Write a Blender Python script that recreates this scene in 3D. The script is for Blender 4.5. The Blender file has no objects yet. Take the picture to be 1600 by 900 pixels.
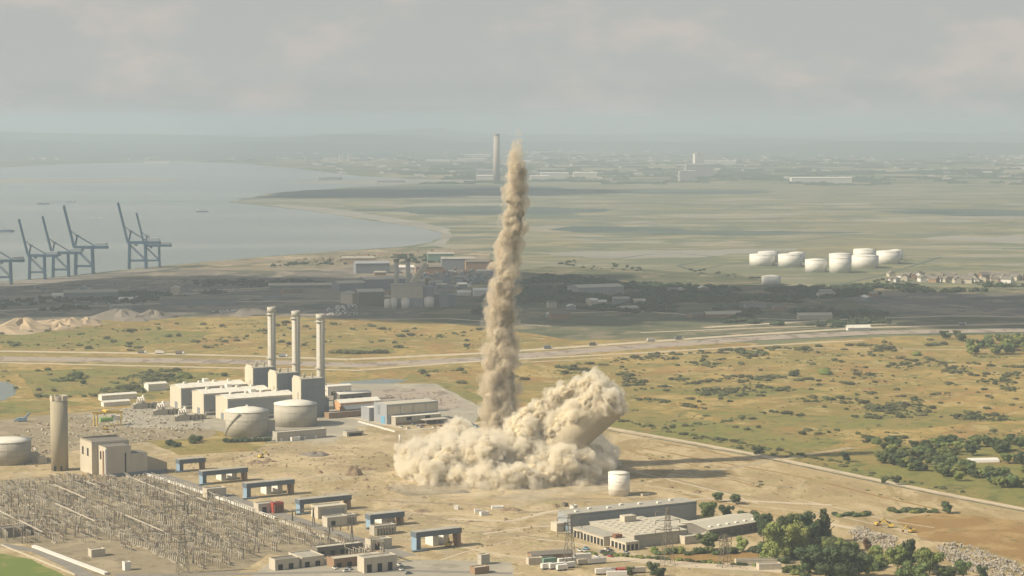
import bpy, bmesh, math, random
import numpy as np
from mathutils import Vector, Matrix, geometry
R = math.radians
random.seed(7)
rng = np.random.default_rng(11)
scene = bpy.context.scene
col = scene.collection

# ------------------------------------------------------------------ camera
CAM_H, FPX = 270.0, 3400.0                     # helicopter height (m), focal length in photo pixels (1600 wide)
PITCH = math.atan(262 / FPX)
cam = bpy.data.cameras.new('camera'); cam.sensor_width = 36; cam.lens = 36 * FPX / 1600
cam.clip_start = 5; cam.clip_end = 150000
camo = bpy.data.objects.new('camera', cam); col.objects.link(camo)
camo.location = (0, 0, CAM_H); camo.rotation_euler = (math.pi / 2 - PITCH, 0, 0)
scene.camera = camo

# ------------------------------------------------------------------ sun and sky
SUN_EL = R(38)
SUN_H = Vector((-0.953, -0.303, 0)).normalized()          # horizontal direction towards the sun
SUN_DIR = Vector((SUN_H.x * math.cos(SUN_EL), SUN_H.y * math.cos(SUN_EL), math.sin(SUN_EL)))
sun = bpy.data.lights.new('sun', 'SUN'); sun.energy = 5.0; sun.angle = R(0.6); sun.color = (1.0, 0.89, 0.70)
suno = bpy.data.objects.new('sun', sun); col.objects.link(suno)
suno.rotation_euler = SUN_DIR.to_track_quat('Z', 'Y').to_euler(); suno.location = SUN_DIR * 3000

world = bpy.data.worlds.new('World'); scene.world = world; world.use_nodes = True
wn = world.node_tree; wn.nodes.clear()
def N(nt, t, **kw):
    n = nt.nodes.new(t)
    for k, v in kw.items():
        if k.startswith('i_'): n.inputs[k[2:].replace('_', ' ')].default_value = v
        else: setattr(n, k, v)
    return n
def mixc(nt, fac, a, b, mode='MIX'):
    m = nt.nodes.new('ShaderNodeMix'); m.data_type = 'RGBA'; m.blend_type = mode
    for i, v in ((0, fac), (6, a), (7, b)):
        if isinstance(v, (int, float)): m.inputs[i].default_value = v
        elif isinstance(v, tuple): m.inputs[i].default_value = (v[0], v[1], v[2], 1)
        else: nt.links.new(v, m.inputs[i])
    return m.outputs[2]
def ramp(nt, src, lo, hi, a=0.0, b=1.0):
    m = nt.nodes.new('ShaderNodeMapRange'); m.interpolation_type = 'SMOOTHSTEP'
    nt.links.new(src, m.inputs[0])
    for i, v in ((1, lo), (2, hi), (3, a), (4, b)): m.inputs[i].default_value = v
    return m.outputs[0]
sky = N(wn, 'ShaderNodeTexSky', sky_type='NISHITA', sun_disc=False)
sky.sun_elevation = SUN_EL; sky.sun_rotation = math.atan2(SUN_DIR.x, SUN_DIR.y)
sky.dust_density = 4.0; sky.air_density = 1.2; sky.altitude = 100
tc = N(wn, 'ShaderNodeTexCoord')
sep = N(wn, 'ShaderNodeSeparateXYZ'); wn.links.new(tc.outputs['Generated'], sep.inputs[0])
hz = ramp(wn, sep.outputs[2], 0.0, 0.5, 0.95, 0.15)        # haze veil thins out towards the zenith
veil = mixc(wn, ramp(wn, sep.outputs[2], -0.01, 0.06), (4.85, 5.05, 4.88), (4.95, 5.07, 4.9))   # bluer air low over the land
c1 = mixc(wn, hz, sky.outputs[0], veil)
mp = N(wn, 'ShaderNodeMapping'); mp.inputs['Scale'].default_value = (1, 1, 2.2); wn.links.new(tc.outputs['Generated'], mp.inputs[0])
cn = N(wn, 'ShaderNodeTexNoise'); cn.inputs['Scale'].default_value = 14; cn.inputs['Detail'].default_value = 7; cn.inputs['Roughness'].default_value = 0.55
wn.links.new(mp.outputs[0], cn.inputs['Vector'])
cm = ramp(wn, cn.outputs[0], 0.47, 0.66, 0.0, 0.85)
c2 = mixc(wn, cm, c1, (6.0, 5.45, 5.05))
cn2 = N(wn, 'ShaderNodeTexNoise'); cn2.inputs['Scale'].default_value = 4; cn2.inputs['Detail'].default_value = 5
wn.links.new(mp.outputs[0], cn2.inputs['Vector'])
c3 = mixc(wn, ramp(wn, cn2.outputs[0], 0.5, 0.75, 0.0, 0.5), c2, (4.6, 4.85, 4.8))
bg = N(wn, 'ShaderNodeBackground'); bg.inputs['Strength'].default_value = 0.074
wo = N(wn, 'ShaderNodeOutputWorld'); wn.links.new(c3, bg.inputs[0]); wn.links.new(bg.outputs[0], wo.inputs[0])

vs = scene.view_settings
vs.view_transform = 'Standard'; vs.look = 'None'; vs.exposure = 0.42; vs.gamma = 1.0; vs.use_curve_mapping = False
cy = scene.cycles
cy.use_denoising = True; cy.max_bounces = 6; cy.diffuse_bounces = 3; cy.glossy_bounces = 2; cy.transmission_bounces = 2
cy.volume_bounces = 4; cy.transparent_max_bounces = 8; cy.use_adaptive_sampling = True; cy.adaptive_threshold = 0.02
cy.caustics_reflective = False; cy.caustics_refractive = False

# ------------------------------------------------------------------ pixel of the photo -> point of the place
_cp, _sp = math.cos(PITCH), math.sin(PITCH)
def P(x, y, z=0.0):
    v = (y - 450) / FPX; u = (x - 800) / FPX
    t = (CAM_H - z) / (_sp + v * _cp)
    return Vector((u * t, (_cp - v * _sp) * t, z))
def S(x, y): return CAM_H / (_sp + (y - 450) / FPX * _cp) / FPX     # metres per photo pixel at a ground point
def zat(y, Y):                                                     # height that shows at row y, at distance Y
    v = (y - 450) / FPX
    return CAM_H - (_sp + v * _cp) / (_cp - v * _sp) * Y
def XatY(x, Y, z=0.0): return (x - 800) / FPX * (Y * _cp + (CAM_H - z) * _sp)
UA = 31.0                                       # the site's grid: long walls run at 31 degrees
def dirv(a): return Vector((math.cos(R(a)), math.sin(R(a)), 0))

# ------------------------------------------------------------------ noise for shapes (numpy)
_perm = rng.permutation(256); _perm = np.concatenate([_perm, _perm, _perm])
_grad = rng.normal(size=(256, 3)); _grad /= np.linalg.norm(_grad, axis=1)[:, None]
def pnoise(p):
    i = np.floor(p).astype(np.int64); f = p - i; i &= 255
    w = f * f * f * (f * (f * 6 - 15) + 10); out = np.zeros(len(p))
    for dx in (0, 1):
        for dy in (0, 1):
            for dz in (0, 1):
                h = _perm[_perm[_perm[(i[:, 0] + dx) & 255] + ((i[:, 1] + dy) & 255)] + ((i[:, 2] + dz) & 255)]
                g = _grad[h]; d = f - np.array([dx, dy, dz])
                k = (w[:, 0] if dx else 1 - w[:, 0]) * (w[:, 1] if dy else 1 - w[:, 1]) * (w[:, 2] if dz else 1 - w[:, 2])
                out += k * (g * d).sum(1)
    return out * 1.6

# ------------------------------------------------------------------ materials
M = {}
def newmat(name):
    m = bpy.data.materials.new(name); m.use_nodes = True; M[name] = m
    nt = m.node_tree; b = nt.nodes['Principled BSDF']; b.inputs['Specular IOR Level'].default_value = 0.25
    g = nt.nodes.new('ShaderNodeNewGeometry')
    return m, nt, b, g.outputs['Position']
def noise(nt, pos, scale, detail=4, rough=0.55, dist=0.0, stretch=None, rot=0.0):
    n = nt.nodes.new('ShaderNodeTexNoise'); n.inputs['Scale'].default_value = scale; n.inputs['Detail'].default_value = detail
    n.inputs['Roughness'].default_value = rough; n.inputs['Distortion'].default_value = dist
    if stretch:
        mpn = nt.nodes.new('ShaderNodeMapping'); mpn.inputs['Scale'].default_value = stretch; mpn.inputs['Rotation'].default_value = (0, 0, rot)
        nt.links.new(pos, mpn.inputs[0]); pos = mpn.outputs[0]
    nt.links.new(pos, n.inputs['Vector'])
    return n.outputs[0]
KA = 0.85                                       # overall reflectance level of the place
def mat(name, c, var=0.12, scale=0.15, rough=0.85, streak=0.0, metal=0.0, dirt=None, rnd=0.0, spec=None, seam=0.0):
    c = tuple(x * KA for x in c); dirt = tuple(x * KA for x in dirt) if dirt else None
    m, nt, b, pos = newmat(name)
    o = mixc(nt, noise(nt, pos, scale, 5), tuple(x * (1 - var) for x in c), tuple(min(1, x * (1 + var)) for x in c))
    if streak:
        s = ramp(nt, noise(nt, pos, 0.6, 3, stretch=(1, 1, 0.06)), 0.5, 0.75, 0, streak)
        o = mixc(nt, s, o, dirt or tuple(x * 0.55 for x in c))
    elif dirt:
        o = mixc(nt, ramp(nt, noise(nt, pos, scale * 1.7, 6), 0.52, 0.66, 0, 0.7), o, dirt)
    if seam:
        sx = nt.nodes.new('ShaderNodeSeparateXYZ'); nt.links.new(pos, sx.inputs[0]); w = nt.nodes.new('ShaderNodeMath'); w.operation = 'PINGPONG'; w.inputs[1].default_value = seam / 2; nt.links.new(sx.outputs[2], w.inputs[0])
        o = mixc(nt, ramp(nt, w.outputs[0], 0.0, 0.35, 0.28, 0.0), o, (0.12, 0.10, 0.08))
    if rnd:
        oi = nt.nodes.new('ShaderNodeObjectInfo'); hs = nt.nodes.new('ShaderNodeHueSaturation')
        nt.links.new(ramp(nt, oi.outputs['Random'], 0, 1, 1 - rnd, 1 + rnd), hs.inputs['Value'])
        mu = nt.nodes.new('ShaderNodeMath'); mu.operation = 'MULTIPLY'; mu.inputs[1].default_value = 7.31; nt.links.new(oi.outputs['Random'], mu.inputs[0])
        fr = nt.nodes.new('ShaderNodeMath'); fr.operation = 'FRACT'; nt.links.new(mu.outputs[0], fr.inputs[0])
        nt.links.new(ramp(nt, fr.outputs[0], 0, 1, 0.5 - rnd * 0.09, 0.5 + rnd * 0.04), hs.inputs['Hue'])
        nt.links.new(o, hs.inputs['Color']); o = hs.outputs[0]
    nt.links.new(o, b.inputs['Base Color']); b.inputs['Roughness'].default_value = rough; b.inputs['Metallic'].default_value = metal
    if spec is not None: b.inputs['Specular IOR Level'].default_value = spec
    return m
def landmat(name, base, layers, bump=None, rough=0.95):
    """layers: (colour, scale, lo, hi, amount, stretch, rot, distortion)"""
    m, nt, b, pos = newmat(name); o = tuple(x * KA for x in base); b.inputs['Specular IOR Level'].default_value = 0.05
    for L in layers:
        c, sc, lo, hi, amt = L[:5]; c = tuple(x * KA for x in c); st = L[5] if len(L) > 5 else None; rt = L[6] if len(L) > 6 else 0; ds = L[7] if len(L) > 7 else 0.6
        n = noise(nt, pos, sc, 7, 0.6, ds, st, rt)
        o = mixc(nt, ramp(nt, n, lo, hi, 0, amt), o, c)
    nt.links.new(o, b.inputs['Base Color']); b.inputs['Roughness'].default_value = rough
    if bump:
        bn = nt.nodes.new('ShaderNodeBump'); bn.inputs['Distance'].default_value = bump[1]; bn.inputs['Strength'].default_value = 1.0
        nt.links.new(noise(nt, pos, bump[0], 6, 0.62), bn.inputs['Height']); nt.links.new(bn.outputs[0], b.inputs['Normal'])
    return m

G1, G2, G3, G4 = (0.235, 0.198, 0.066), (0.40, 0.285, 0.102), (0.130, 0.142, 0.048), (0.335, 0.20, 0.078)
landmat('far_land', (0.17, 0.18, 0.10), [((0.33, 0.28, 0.17), 0.0011, 0.5, 0.56, 0.8, (1, 0.6, 1)), ((0.07, 0.10, 0.06), 0.0016, 0.52, 0.58, 0.9), ((0.36, 0.27, 0.18), 0.003, 0.6, 0.64, 0.6), ((0.05, 0.07, 0.045), 0.006, 0.56, 0.62, 0.8), ((0.45, 0.43, 0.38), 0.012, 0.68, 0.72, 0.6)])
landmat('grassland', G2, [(G1, 0.007, 0.45, 0.56, 0.8), (G4, 0.010, 0.52, 0.59, 0.75, (1, 0.7, 1), 0.4), (G1, 0.022, 0.5, 0.58, 0.75), (G4, 0.03, 0.54, 0.62, 0.7), (G3, 0.016, 0.56, 0.68, 0.8), ((0.47, 0.37, 0.18), 0.04, 0.52, 0.64, 0.7), (G1, 0.07, 0.52, 0.6, 0.6), (G3, 0.12, 0.57, 0.64, 0.7), ((0.055, 0.065, 0.03), 0.28, 0.66, 0.72, 0.6)], bump=(0.25, 0.9))
landmat('green_field', (0.215, 0.205, 0.064), [((0.30, 0.225, 0.085), 0.012, 0.44, 0.62, 0.85), ((0.26, 0.165, 0.065), 0.03, 0.54, 0.64, 0.6), ((0.12, 0.135, 0.05), 0.15, 0.54, 0.64, 0.7), ((0.085, 0.11, 0.04), 0.06, 0.52, 0.64, 0.6)], bump=(0.3, 0.3))
landmat('lawn', (0.15, 0.20, 0.05), [((0.26, 0.24, 0.08), 0.05, 0.5, 0.66, 0.7)])
landmat('bare_earth', (0.43, 0.335, 0.195), [((0.30, 0.24, 0.145), 0.011, 0.48, 0.56, 0.65), ((0.40, 0.345, 0.235), 0.016, 0.54, 0.6, 0.7), ((0.55, 0.44, 0.265), 0.02, 0.46, 0.6, 0.8), ((0.30, 0.235, 0.115), 0.03, 0.52, 0.62, 0.7, (1, 0.6, 1), 1.0), ((0.36, 0.31, 0.16), 0.06, 0.5, 0.62, 0.65), ((0.52, 0.40, 0.28), 0.08, 0.54, 0.64, 0.6), ((0.22, 0.17, 0.085), 0.11, 0.58, 0.66, 0.65, (1, 0.5, 1), 0.4), ((0.62, 0.52, 0.34), 0.16, 0.6, 0.68, 0.6), ((0.15, 0.115, 0.06), 0.3, 0.63, 0.70, 0.6)], bump=(0.16, 1.3))
landmat('dry_grass_site', (0.42, 0.32, 0.175), [((0.31, 0.235, 0.125), 0.010, 0.5, 0.58, 0.55, (1, 0.5, 1), 0.9), ((0.52, 0.41, 0.245), 0.018, 0.44, 0.58, 0.85, (1, 0.5, 1), 0.9), ((0.29, 0.215, 0.10), 0.026, 0.52, 0.62, 0.75, (1, 0.35, 1), 0.95), ((0.34, 0.285, 0.13), 0.05, 0.52, 0.62, 0.6), ((0.22, 0.185, 0.075), 0.09, 0.57, 0.66, 0.65, (1, 0.5, 1), 0.9), ((0.16, 0.14, 0.06), 0.25, 0.64, 0.7, 0.5)], bump=(0.14, 1.2))
landmat('brown_grass', (0.30, 0.19, 0.075), [((0.42, 0.30, 0.14), 0.03, 0.48, 0.62, 0.7), ((0.16, 0.14, 0.055), 0.06, 0.55, 0.66, 0.6)], bump=(0.3, 0.5))
landmat('gravel', (0.30, 0.25, 0.165), [((0.40, 0.33, 0.22), 0.03, 0.5, 0.64, 0.7), ((0.19, 0.155, 0.10), 0.09, 0.52, 0.64, 0.7), ((0.15, 0.14, 0.07), 0.2, 0.6, 0.7, 0.7)], bump=(0.5, 0.3))
landmat('yard_concrete', (0.36, 0.33, 0.26), [((0.46, 0.41, 0.32), 0.03, 0.5, 0.62, 0.7), ((0.24, 0.22, 0.165), 0.06, 0.55, 0.66, 0.6)])
landmat('asphalt', (0.25, 0.23, 0.20), [((0.33, 0.30, 0.25), 0.05, 0.5, 0.65, 0.6)])
landmat('pale_road', (0.56, 0.47, 0.34), [((0.42, 0.35, 0.25), 0.04, 0.5, 0.65, 0.6)])
landmat('rail_bed', (0.38, 0.32, 0.26), [((0.22, 0.18, 0.14), 0.05, 0.5, 0.6, 0.8, (1, 0.4, 1), 0.5), ((0.44, 0.37, 0.28), 0.03, 0.56, 0.66, 0.7)])
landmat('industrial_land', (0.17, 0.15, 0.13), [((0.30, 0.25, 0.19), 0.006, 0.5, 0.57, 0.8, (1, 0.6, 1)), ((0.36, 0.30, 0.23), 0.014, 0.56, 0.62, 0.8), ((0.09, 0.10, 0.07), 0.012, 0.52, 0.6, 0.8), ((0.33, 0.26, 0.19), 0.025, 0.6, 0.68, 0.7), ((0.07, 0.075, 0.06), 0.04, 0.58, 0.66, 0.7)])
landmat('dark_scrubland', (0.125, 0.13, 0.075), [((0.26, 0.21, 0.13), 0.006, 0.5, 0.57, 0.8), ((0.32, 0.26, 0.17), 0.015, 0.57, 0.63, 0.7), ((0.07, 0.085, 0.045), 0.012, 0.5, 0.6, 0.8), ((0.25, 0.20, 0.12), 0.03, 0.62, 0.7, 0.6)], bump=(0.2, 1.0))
landmat('sandy_shore', (0.27, 0.225, 0.155), [((0.44, 0.36, 0.24), 0.008, 0.54, 0.62, 0.8), ((0.14, 0.145, 0.085), 0.012, 0.5, 0.58, 0.85), ((0.12, 0.12, 0.08), 0.03, 0.54, 0.62, 0.7)])
landmat('marsh', (0.22, 0.21, 0.13), [((0.15, 0.17, 0.105), 0.0028, 0.44, 0.56, 0.85, (0.6, 1, 1)), ((0.33, 0.31, 0.25), 0.0045, 0.52, 0.6, 0.8, (0.5, 1, 1)), ((0.11, 0.14, 0.10), 0.004, 0.55, 0.62, 0.8, (0.5, 1, 1)), ((0.34, 0.29, 0.15), 0.009, 0.53, 0.62, 0.7, (0.6, 1, 1)), ((0.12, 0.135, 0.09), 0.011, 0.57, 0.63, 0.7, (0.4, 1, 1)), ((0.15, 0.16, 0.10), 0.03, 0.58, 0.66, 0.6)])
landmat('dark_marsh', (0.085, 0.115, 0.095), [((0.14, 0.17, 0.12), 0.003, 0.5, 0.6, 0.7, (0.4, 1, 1)), ((0.05, 0.08, 0.075), 0.005, 0.55, 0.62, 0.7, (0.4, 1, 1))])
landmat('mudflat', (0.30, 0.285, 0.235), [((0.24, 0.23, 0.18), 0.004, 0.5, 0.6, 0.7, (0.3, 1, 1)), ((0.44, 0.41, 0.34), 0.006, 0.56, 0.64, 0.6, (0.3, 1, 1))], rough=0.6)
def watermat():
    m, nt, b, pos = newmat('estuary_water')
    o = mixc(nt, ramp(nt, noise(nt, pos, 0.002, 5, stretch=(0.25, 1, 1)), 0.42, 0.62, 0, 1), (0.13, 0.155, 0.13), (0.19, 0.21, 0.18))
    nt.links.new(o, b.inputs['Base Color']); b.inputs['Roughness'].default_value = 0.22; b.inputs['IOR'].default_value = 1.33; b.inputs['Specular IOR Level'].default_value = 0.5
    bn = nt.nodes.new('ShaderNodeBump'); bn.inputs['Distance'].default_value = 0.6; bn.inputs['Strength'].default_value = 0.6
    nt.links.new(noise(nt, pos, 0.12, 4), bn.inputs['Height']); nt.links.new(bn.outputs[0], b.inputs['Normal'])
watermat()
mat('white_steel', (0.84, 0.79, 0.69), 0.05, 0.1, 0.6, 0.35, dirt=(0.55, 0.46, 0.34), seam=4.2)
mat('white_roof', (0.80, 0.765, 0.66), 0.06, 0.12, 0.6, dirt=(0.66, 0.61, 0.5))
mat('cream_wall', (0.62, 0.555, 0.43), 0.06, 0.1, 0.75, 0.25)
mat('grey_cladding', (0.33, 0.345, 0.355), 0.07, 0.1, 0.6, 0.25)
mat('shaded_blue_grey', (0.245, 0.265, 0.28), 0.08, 0.1, 0.6, 0.35, seam=7)  # dark tone carries the shade on the boiler house fronts
mat('dark_cladding', (0.24, 0.26, 0.28), 0.08, 0.1, 0.6, 0.2)
mat('tank_grey', (0.47, 0.435, 0.355), 0.1, 0.08, 0.7, 0.5, dirt=(0.30, 0.255, 0.19), seam=3.6)
mat('concrete', (0.39, 0.34, 0.24), 0.12, 0.12, 0.9, 0.4, dirt=(0.29, 0.245, 0.16))
mat('pale_concrete', (0.56, 0.50, 0.39), 0.1, 0.12, 0.9, 0.3)
mat('chimney_concrete', (0.46, 0.395, 0.28), 0.12, 0.05, 0.9, 0.5, dirt=(0.33, 0.275, 0.185))
mat('brick_brown', (0.32, 0.21, 0.13), 0.12, 0.3, 0.9)
mat('orange_render', (0.62, 0.36, 0.18), 0.1, 0.3, 0.9)
mat('blue_portal', (0.125, 0.155, 0.185), 0.2, 0.2, 0.8, 0.6, dirt=(0.16, 0.135, 0.10))
mat('blue_paint', (0.16, 0.38, 0.55), 0.1, 0.3, 0.6)
mat('sky_blue_steel', (0.27, 0.39, 0.50), 0.15, 0.3, 0.5)
mat('stack_steel', (0.50, 0.475, 0.40), 0.06, 0.08, 0.6, 0.35, seam=9)
mat('roof_grey', (0.40, 0.375, 0.31), 0.12, 0.1, 0.85, dirt=(0.29, 0.265, 0.21))
mat('roof_dark', (0.20, 0.18, 0.15), 0.15, 0.1, 0.9)
mat('roof_light', (0.52, 0.48, 0.38), 0.08, 0.15, 0.8)
mat('dark_opening', (0.03, 0.03, 0.03), 0.1, 0.3, 0.9)
mat('window_glass', (0.05, 0.06, 0.07), 0.1, 0.3, 0.2, spec=0.5)
mat('galvanised', (0.43, 0.385, 0.30), 0.15, 0.3, 0.6, metal=0.1)
mat('porcelain_brown', (0.29, 0.215, 0.155), 0.15, 0.3, 0.4)
mat('porcelain_grey', (0.50, 0.45, 0.36), 0.12, 0.3, 0.4)
mat('lattice_grey', (0.26, 0.23, 0.18), 0.1, 0.3, 0.6, metal=0.1)
mat('crane_steel', (0.065, 0.145, 0.235), 0.1, 0.05, 0.5)
mat('crane_house', (0.42, 0.47, 0.50), 0.08, 0.05, 0.5)
mat('yellow_steel', (0.72, 0.50, 0.09), 0.1, 0.3, 0.5)
mat('green_steel', (0.26, 0.42, 0.14), 0.1, 0.3, 0.5)
mat('red_paint', (0.42, 0.075, 0.05), 0.15, 0.3, 0.5)
mat('rust', (0.24, 0.12, 0.065), 0.25, 0.4, 0.9)
mat('white_paint', (0.78, 0.75, 0.68), 0.05, 0.3, 0.5)
mat('green_paint', (0.20, 0.33, 0.25), 0.1, 0.3, 0.6)
mat('rubber', (0.03, 0.03, 0.03), 0.1, 0.5, 0.9)
mat('bark', (0.11, 0.085, 0.055), 0.2, 0.8, 0.95)
mat('leaf_mid', (0.115, 0.148, 0.050), 0.35, 0.35, 0.75, rnd=0.35)
mat('leaf_light', (0.215, 0.25, 0.07), 0.35, 0.35, 0.75, rnd=0.25)
mat('leaf_dark', (0.078, 0.108, 0.045), 0.35, 0.35, 0.75, rnd=0.25)
mat('leaf_russet', (0.14, 0.095, 0.04), 0.3, 0.35, 0.8, rnd=0.25)
mat('leaf_scrub', (0.125, 0.132, 0.055), 0.35, 0.2, 0.85, rnd=0.4)
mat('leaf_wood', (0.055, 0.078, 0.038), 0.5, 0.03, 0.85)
mat('sand_heap', (0.46, 0.355, 0.23), 0.2, 0.06, 0.95, dirt=(0.34, 0.26, 0.17))
mat('brown_heap', (0.26, 0.19, 0.12), 0.2, 0.15, 0.95)
mat('shaded_grey_heap', (0.22, 0.19, 0.155), 0.15, 0.05, 0.95)  # darkened grey puts the cloud shade on the aggregate heaps into the colour
mat('rubble_pale', (0.40, 0.355, 0.285), 0.4, 0.6, 0.95)
mat('far_white', (0.66, 0.63, 0.56), 0.05, 0.01, 0.8)
mat('far_tower', (0.48, 0.41, 0.35), 0.05, 0.01, 0.9)
mat('far_grey', (0.33, 0.33, 0.32), 0.1, 0.01, 0.9)
mat('hill_land', (0.10, 0.12, 0.09), 0.3, 0.002, 0.95)
mat('cloud_white', (0.92, 0.92, 0.92), 0.02, 0.002, 1.0)
def dustmat(name, a, b_):
    m, nt, b, pos = newmat(name)
    o = mixc(nt, ramp(nt, noise(nt, pos, 0.045, 5), 0.38, 0.64, 0, 1), a, b_)
    nt.links.new(o, b.inputs['Base Color']); b.inputs['Roughness'].default_value = 1; b.inputs['Specular IOR Level'].default_value = 0
    b.inputs['Subsurface Weight'].default_value = 0.75; b.inputs['Subsurface Scale'].default_value = 2.6; b.inputs['Subsurface Radius'].default_value = (1, .85, .65)
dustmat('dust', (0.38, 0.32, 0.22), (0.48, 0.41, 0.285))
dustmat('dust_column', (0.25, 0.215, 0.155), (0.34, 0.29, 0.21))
def volmat(name, c, dens, aniso=0.0):
    m = bpy.data.materials.new(name); m.use_nodes = True; M[name] = m; nt = m.node_tree; nt.nodes.clear()
    v = nt.nodes.new('ShaderNodeVolumePrincipled'); v.inputs['Color'].default_value = (*c, 1); v.inputs['Density'].default_value = dens
    v.inputs['Anisotropy'].default_value = aniso
    o = nt.nodes.new('ShaderNodeOutputMaterial'); nt.links.new(v.outputs[0], o.inputs['Volume'])
def puffmat(name, c, dens, sc, lo, hi, rate, aniso=0.2, st=(1, 1, 1)):
    volmat(name, c, dens, aniso); m = M[name]; nt = m.node_tree; v = [n for n in nt.nodes if n.type == 'PRINCIPLED_VOLUME'][0]
    g = nt.nodes.new('ShaderNodeTexCoord'); n = nt.nodes.new('ShaderNodeTexNoise'); n.inputs['Scale'].default_value = sc; n.inputs['Detail'].default_value = 4; n.inputs['Roughness'].default_value = 0.6; n.inputs['Distortion'].default_value = 0.5
    mpv = nt.nodes.new('ShaderNodeMapping'); mpv.inputs['Scale'].default_value = st; nt.links.new(g.outputs['Object'], mpv.inputs[0]); nt.links.new(mpv.outputs[0], n.inputs['Vector']); nt.links.new(ramp(nt, n.outputs[0], lo, hi, 0, dens), v.inputs['Density']); m.cycles.volume_step_rate = rate
puffmat('dust_veil', (0.83, 0.755, 0.63), 0.30, 0.10, 0.34, 0.64, 0.14, st=(1, 1, .45))
puffmat('dust_veil_thin', (0.972, 0.93, 0.825), 0.34, 0.11, 0.36, 0.6, 0.13)
puffmat('dust_wisp', (0.85, 0.775, 0.64), 0.36, 0.14, 0.36, 0.66, 0.3, st=(1, 1, .4))
puffmat('dust_mist', (0.92, 0.86, 0.74), 0.035, 0.06, 0.36, 0.66, 0.2)
volmat('haze_air', (0.58, 0.68, 0.78), 0.92e-4, 0.1)

# ------------------------------------------------------------------ mesh helpers
class MB:
    def __init__(s): s.v = []; s.f = []
    def add(s, vs_, fs):
        o = len(s.v); s.v += [tuple(p) for p in vs_]; s.f += [tuple(i + o for i in q) for q in fs]; return s
    def box(s, x0, x1, y0, y1, z0, z1):
        return s.add([(x0, y0, z0), (x1, y0, z0), (x1, y1, z0), (x0, y1, z0), (x0, y0, z1), (x1, y0, z1), (x1, y1, z1), (x0, y1, z1)],
                     [(0, 3, 2, 1), (4, 5, 6, 7), (0, 1, 5, 4), (1, 2, 6, 5), (2, 3, 7, 6), (3, 0, 4, 7)])
    def prism(s, poly, z0, z1):                    # polygon in xy
        n = len(poly)
        return s.add([(x, y, z0) for x, y in poly] + [(x, y, z1) for x, y in poly],
                     [tuple(range(n))[::-1], tuple(range(n, 2 * n))] + [(i, (i + 1) % n, n + (i + 1) % n, n + i) for i in range(n)])
    def prof(s, poly, x0, x1):                     # profile in yz run along x
        n = len(poly)
        return s.add([(x0, y, z) for y, z in poly] + [(x1, y, z) for y, z in poly],
                     [tuple(range(n)), tuple(range(n, 2 * n))[::-1]] + [(i, n + i, n + (i + 1) % n, (i + 1) % n) for i in range(n)])
    def lathe(s, rz, n=24, cx=0, cy=0, cap=True):
        vs_ = []; fs = []
        for r, z in rz: vs_ += [(cx + r * math.cos(2 * math.pi * k / n), cy + r * math.sin(2 * math.pi * k / n), z) for k in range(n)]
        for j in range(len(rz) - 1): fs += [(j * n + k, j * n + (k + 1) % n, (j + 1) * n + (k + 1) % n, (j + 1) * n + k) for k in range(n)]
        if cap: fs += [tuple(range(n))[::-1], tuple(range((len(rz) - 1) * n, len(rz) * n))]
        return s.add(vs_, fs)
    def bar(s, a, b, w, h=None, n=4):
        a, b = Vector(a), Vector(b); h = h or w; d = (b - a).normalized()
        up = Vector((0, 0, 1)) if abs(d.z) < 0.95 else Vector((0, 1, 0))
        sx = d.cross(up).normalized(); sy = sx.cross(d)
        ring = [(math.cos(2 * math.pi * (k + .5) / n) * w * .7071, math.sin(2 * math.pi * (k + .5) / n) * h * .7071) for k in range(n)]
        vs_ = [a + sx * p + sy * q for p, q in ring] + [b + sx * p + sy * q for p, q in ring]
        return s.add(vs_, [tuple(range(n)), tuple(range(n, 2 * n))[::-1]] + [(i, n + i, n + (i + 1) % n, (i + 1) % n) for i in range(n)])
    def mesh(s, name, m):
        me = bpy.data.meshes.new(name); me.from_pydata(s.v, [], s.f); me.materials.append(M[m]); me.update(); return me
    def build(s, name, m, parent=None, smooth=False):
        me = s.mesh(name, m)
        if smooth:
            for p in me.polygons: p.use_smooth = len(p.vertices) == 4
        return put(name, me, parent)
def put(name, me, parent=None):
    o = bpy.data.objects.new(name, me); col.objects.link(o)
    if parent: o.parent = parent
    return o
def tag(o, label=None, cat=None, group=None, kind=None):
    if label: o['label'] = label
    if cat: o['category'] = cat
    if group: o['group'] = group
    if kind: o['kind'] = kind
    return o
def thing(name, label, cat, loc, rz=0.0, group=None):
    o = bpy.data.objects.new(name, None); col.objects.link(o); o.location = loc; o.rotation_euler = (0, 0, R(rz))
    o.empty_display_size = 1
    return tag(o, label, cat, group)
def dup(root, loc, rz, label=None, scale=None):
    r = root.copy(); col.objects.link(r); r.location = loc; r.rotation_euler = (0, 0, R(rz))
    if scale: r.scale = (scale,) * 3 if isinstance(scale, (int, float)) else scale
    if label: r['label'] = label
    for ch in root.children:
        c = ch.copy(); col.objects.link(c); c.parent = r
        for g in ch.children:
            d = g.copy(); col.objects.link(d); d.parent = c
    return r
ZL = 0.12                                       # sheet levels are given in steps, one step = 12 cm
def jag(pts, step, amp, seed=0, closed=True):
    """points of an outline with an uneven edge (x, y world)"""
    out = []; n = len(pts)
    for i in range(n if closed else n - 1):
        a, b = Vector(pts[i][:2]), Vector(pts[(i + 1) % n][:2]); d = b - a; L = d.length; k = max(1, int(L / step)); nr = Vector((-d.y, d.x)) / max(L, 1e-6)
        for j in range(k):
            p = a + d * (j / k)
            q = pnoise(np.array([[p.x / step / 2.7 + seed, p.y / step / 2.7, seed * 1.7]]))[0]
            out.append(p + nr * (q * amp if j else q * amp * .5))
    return out
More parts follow.
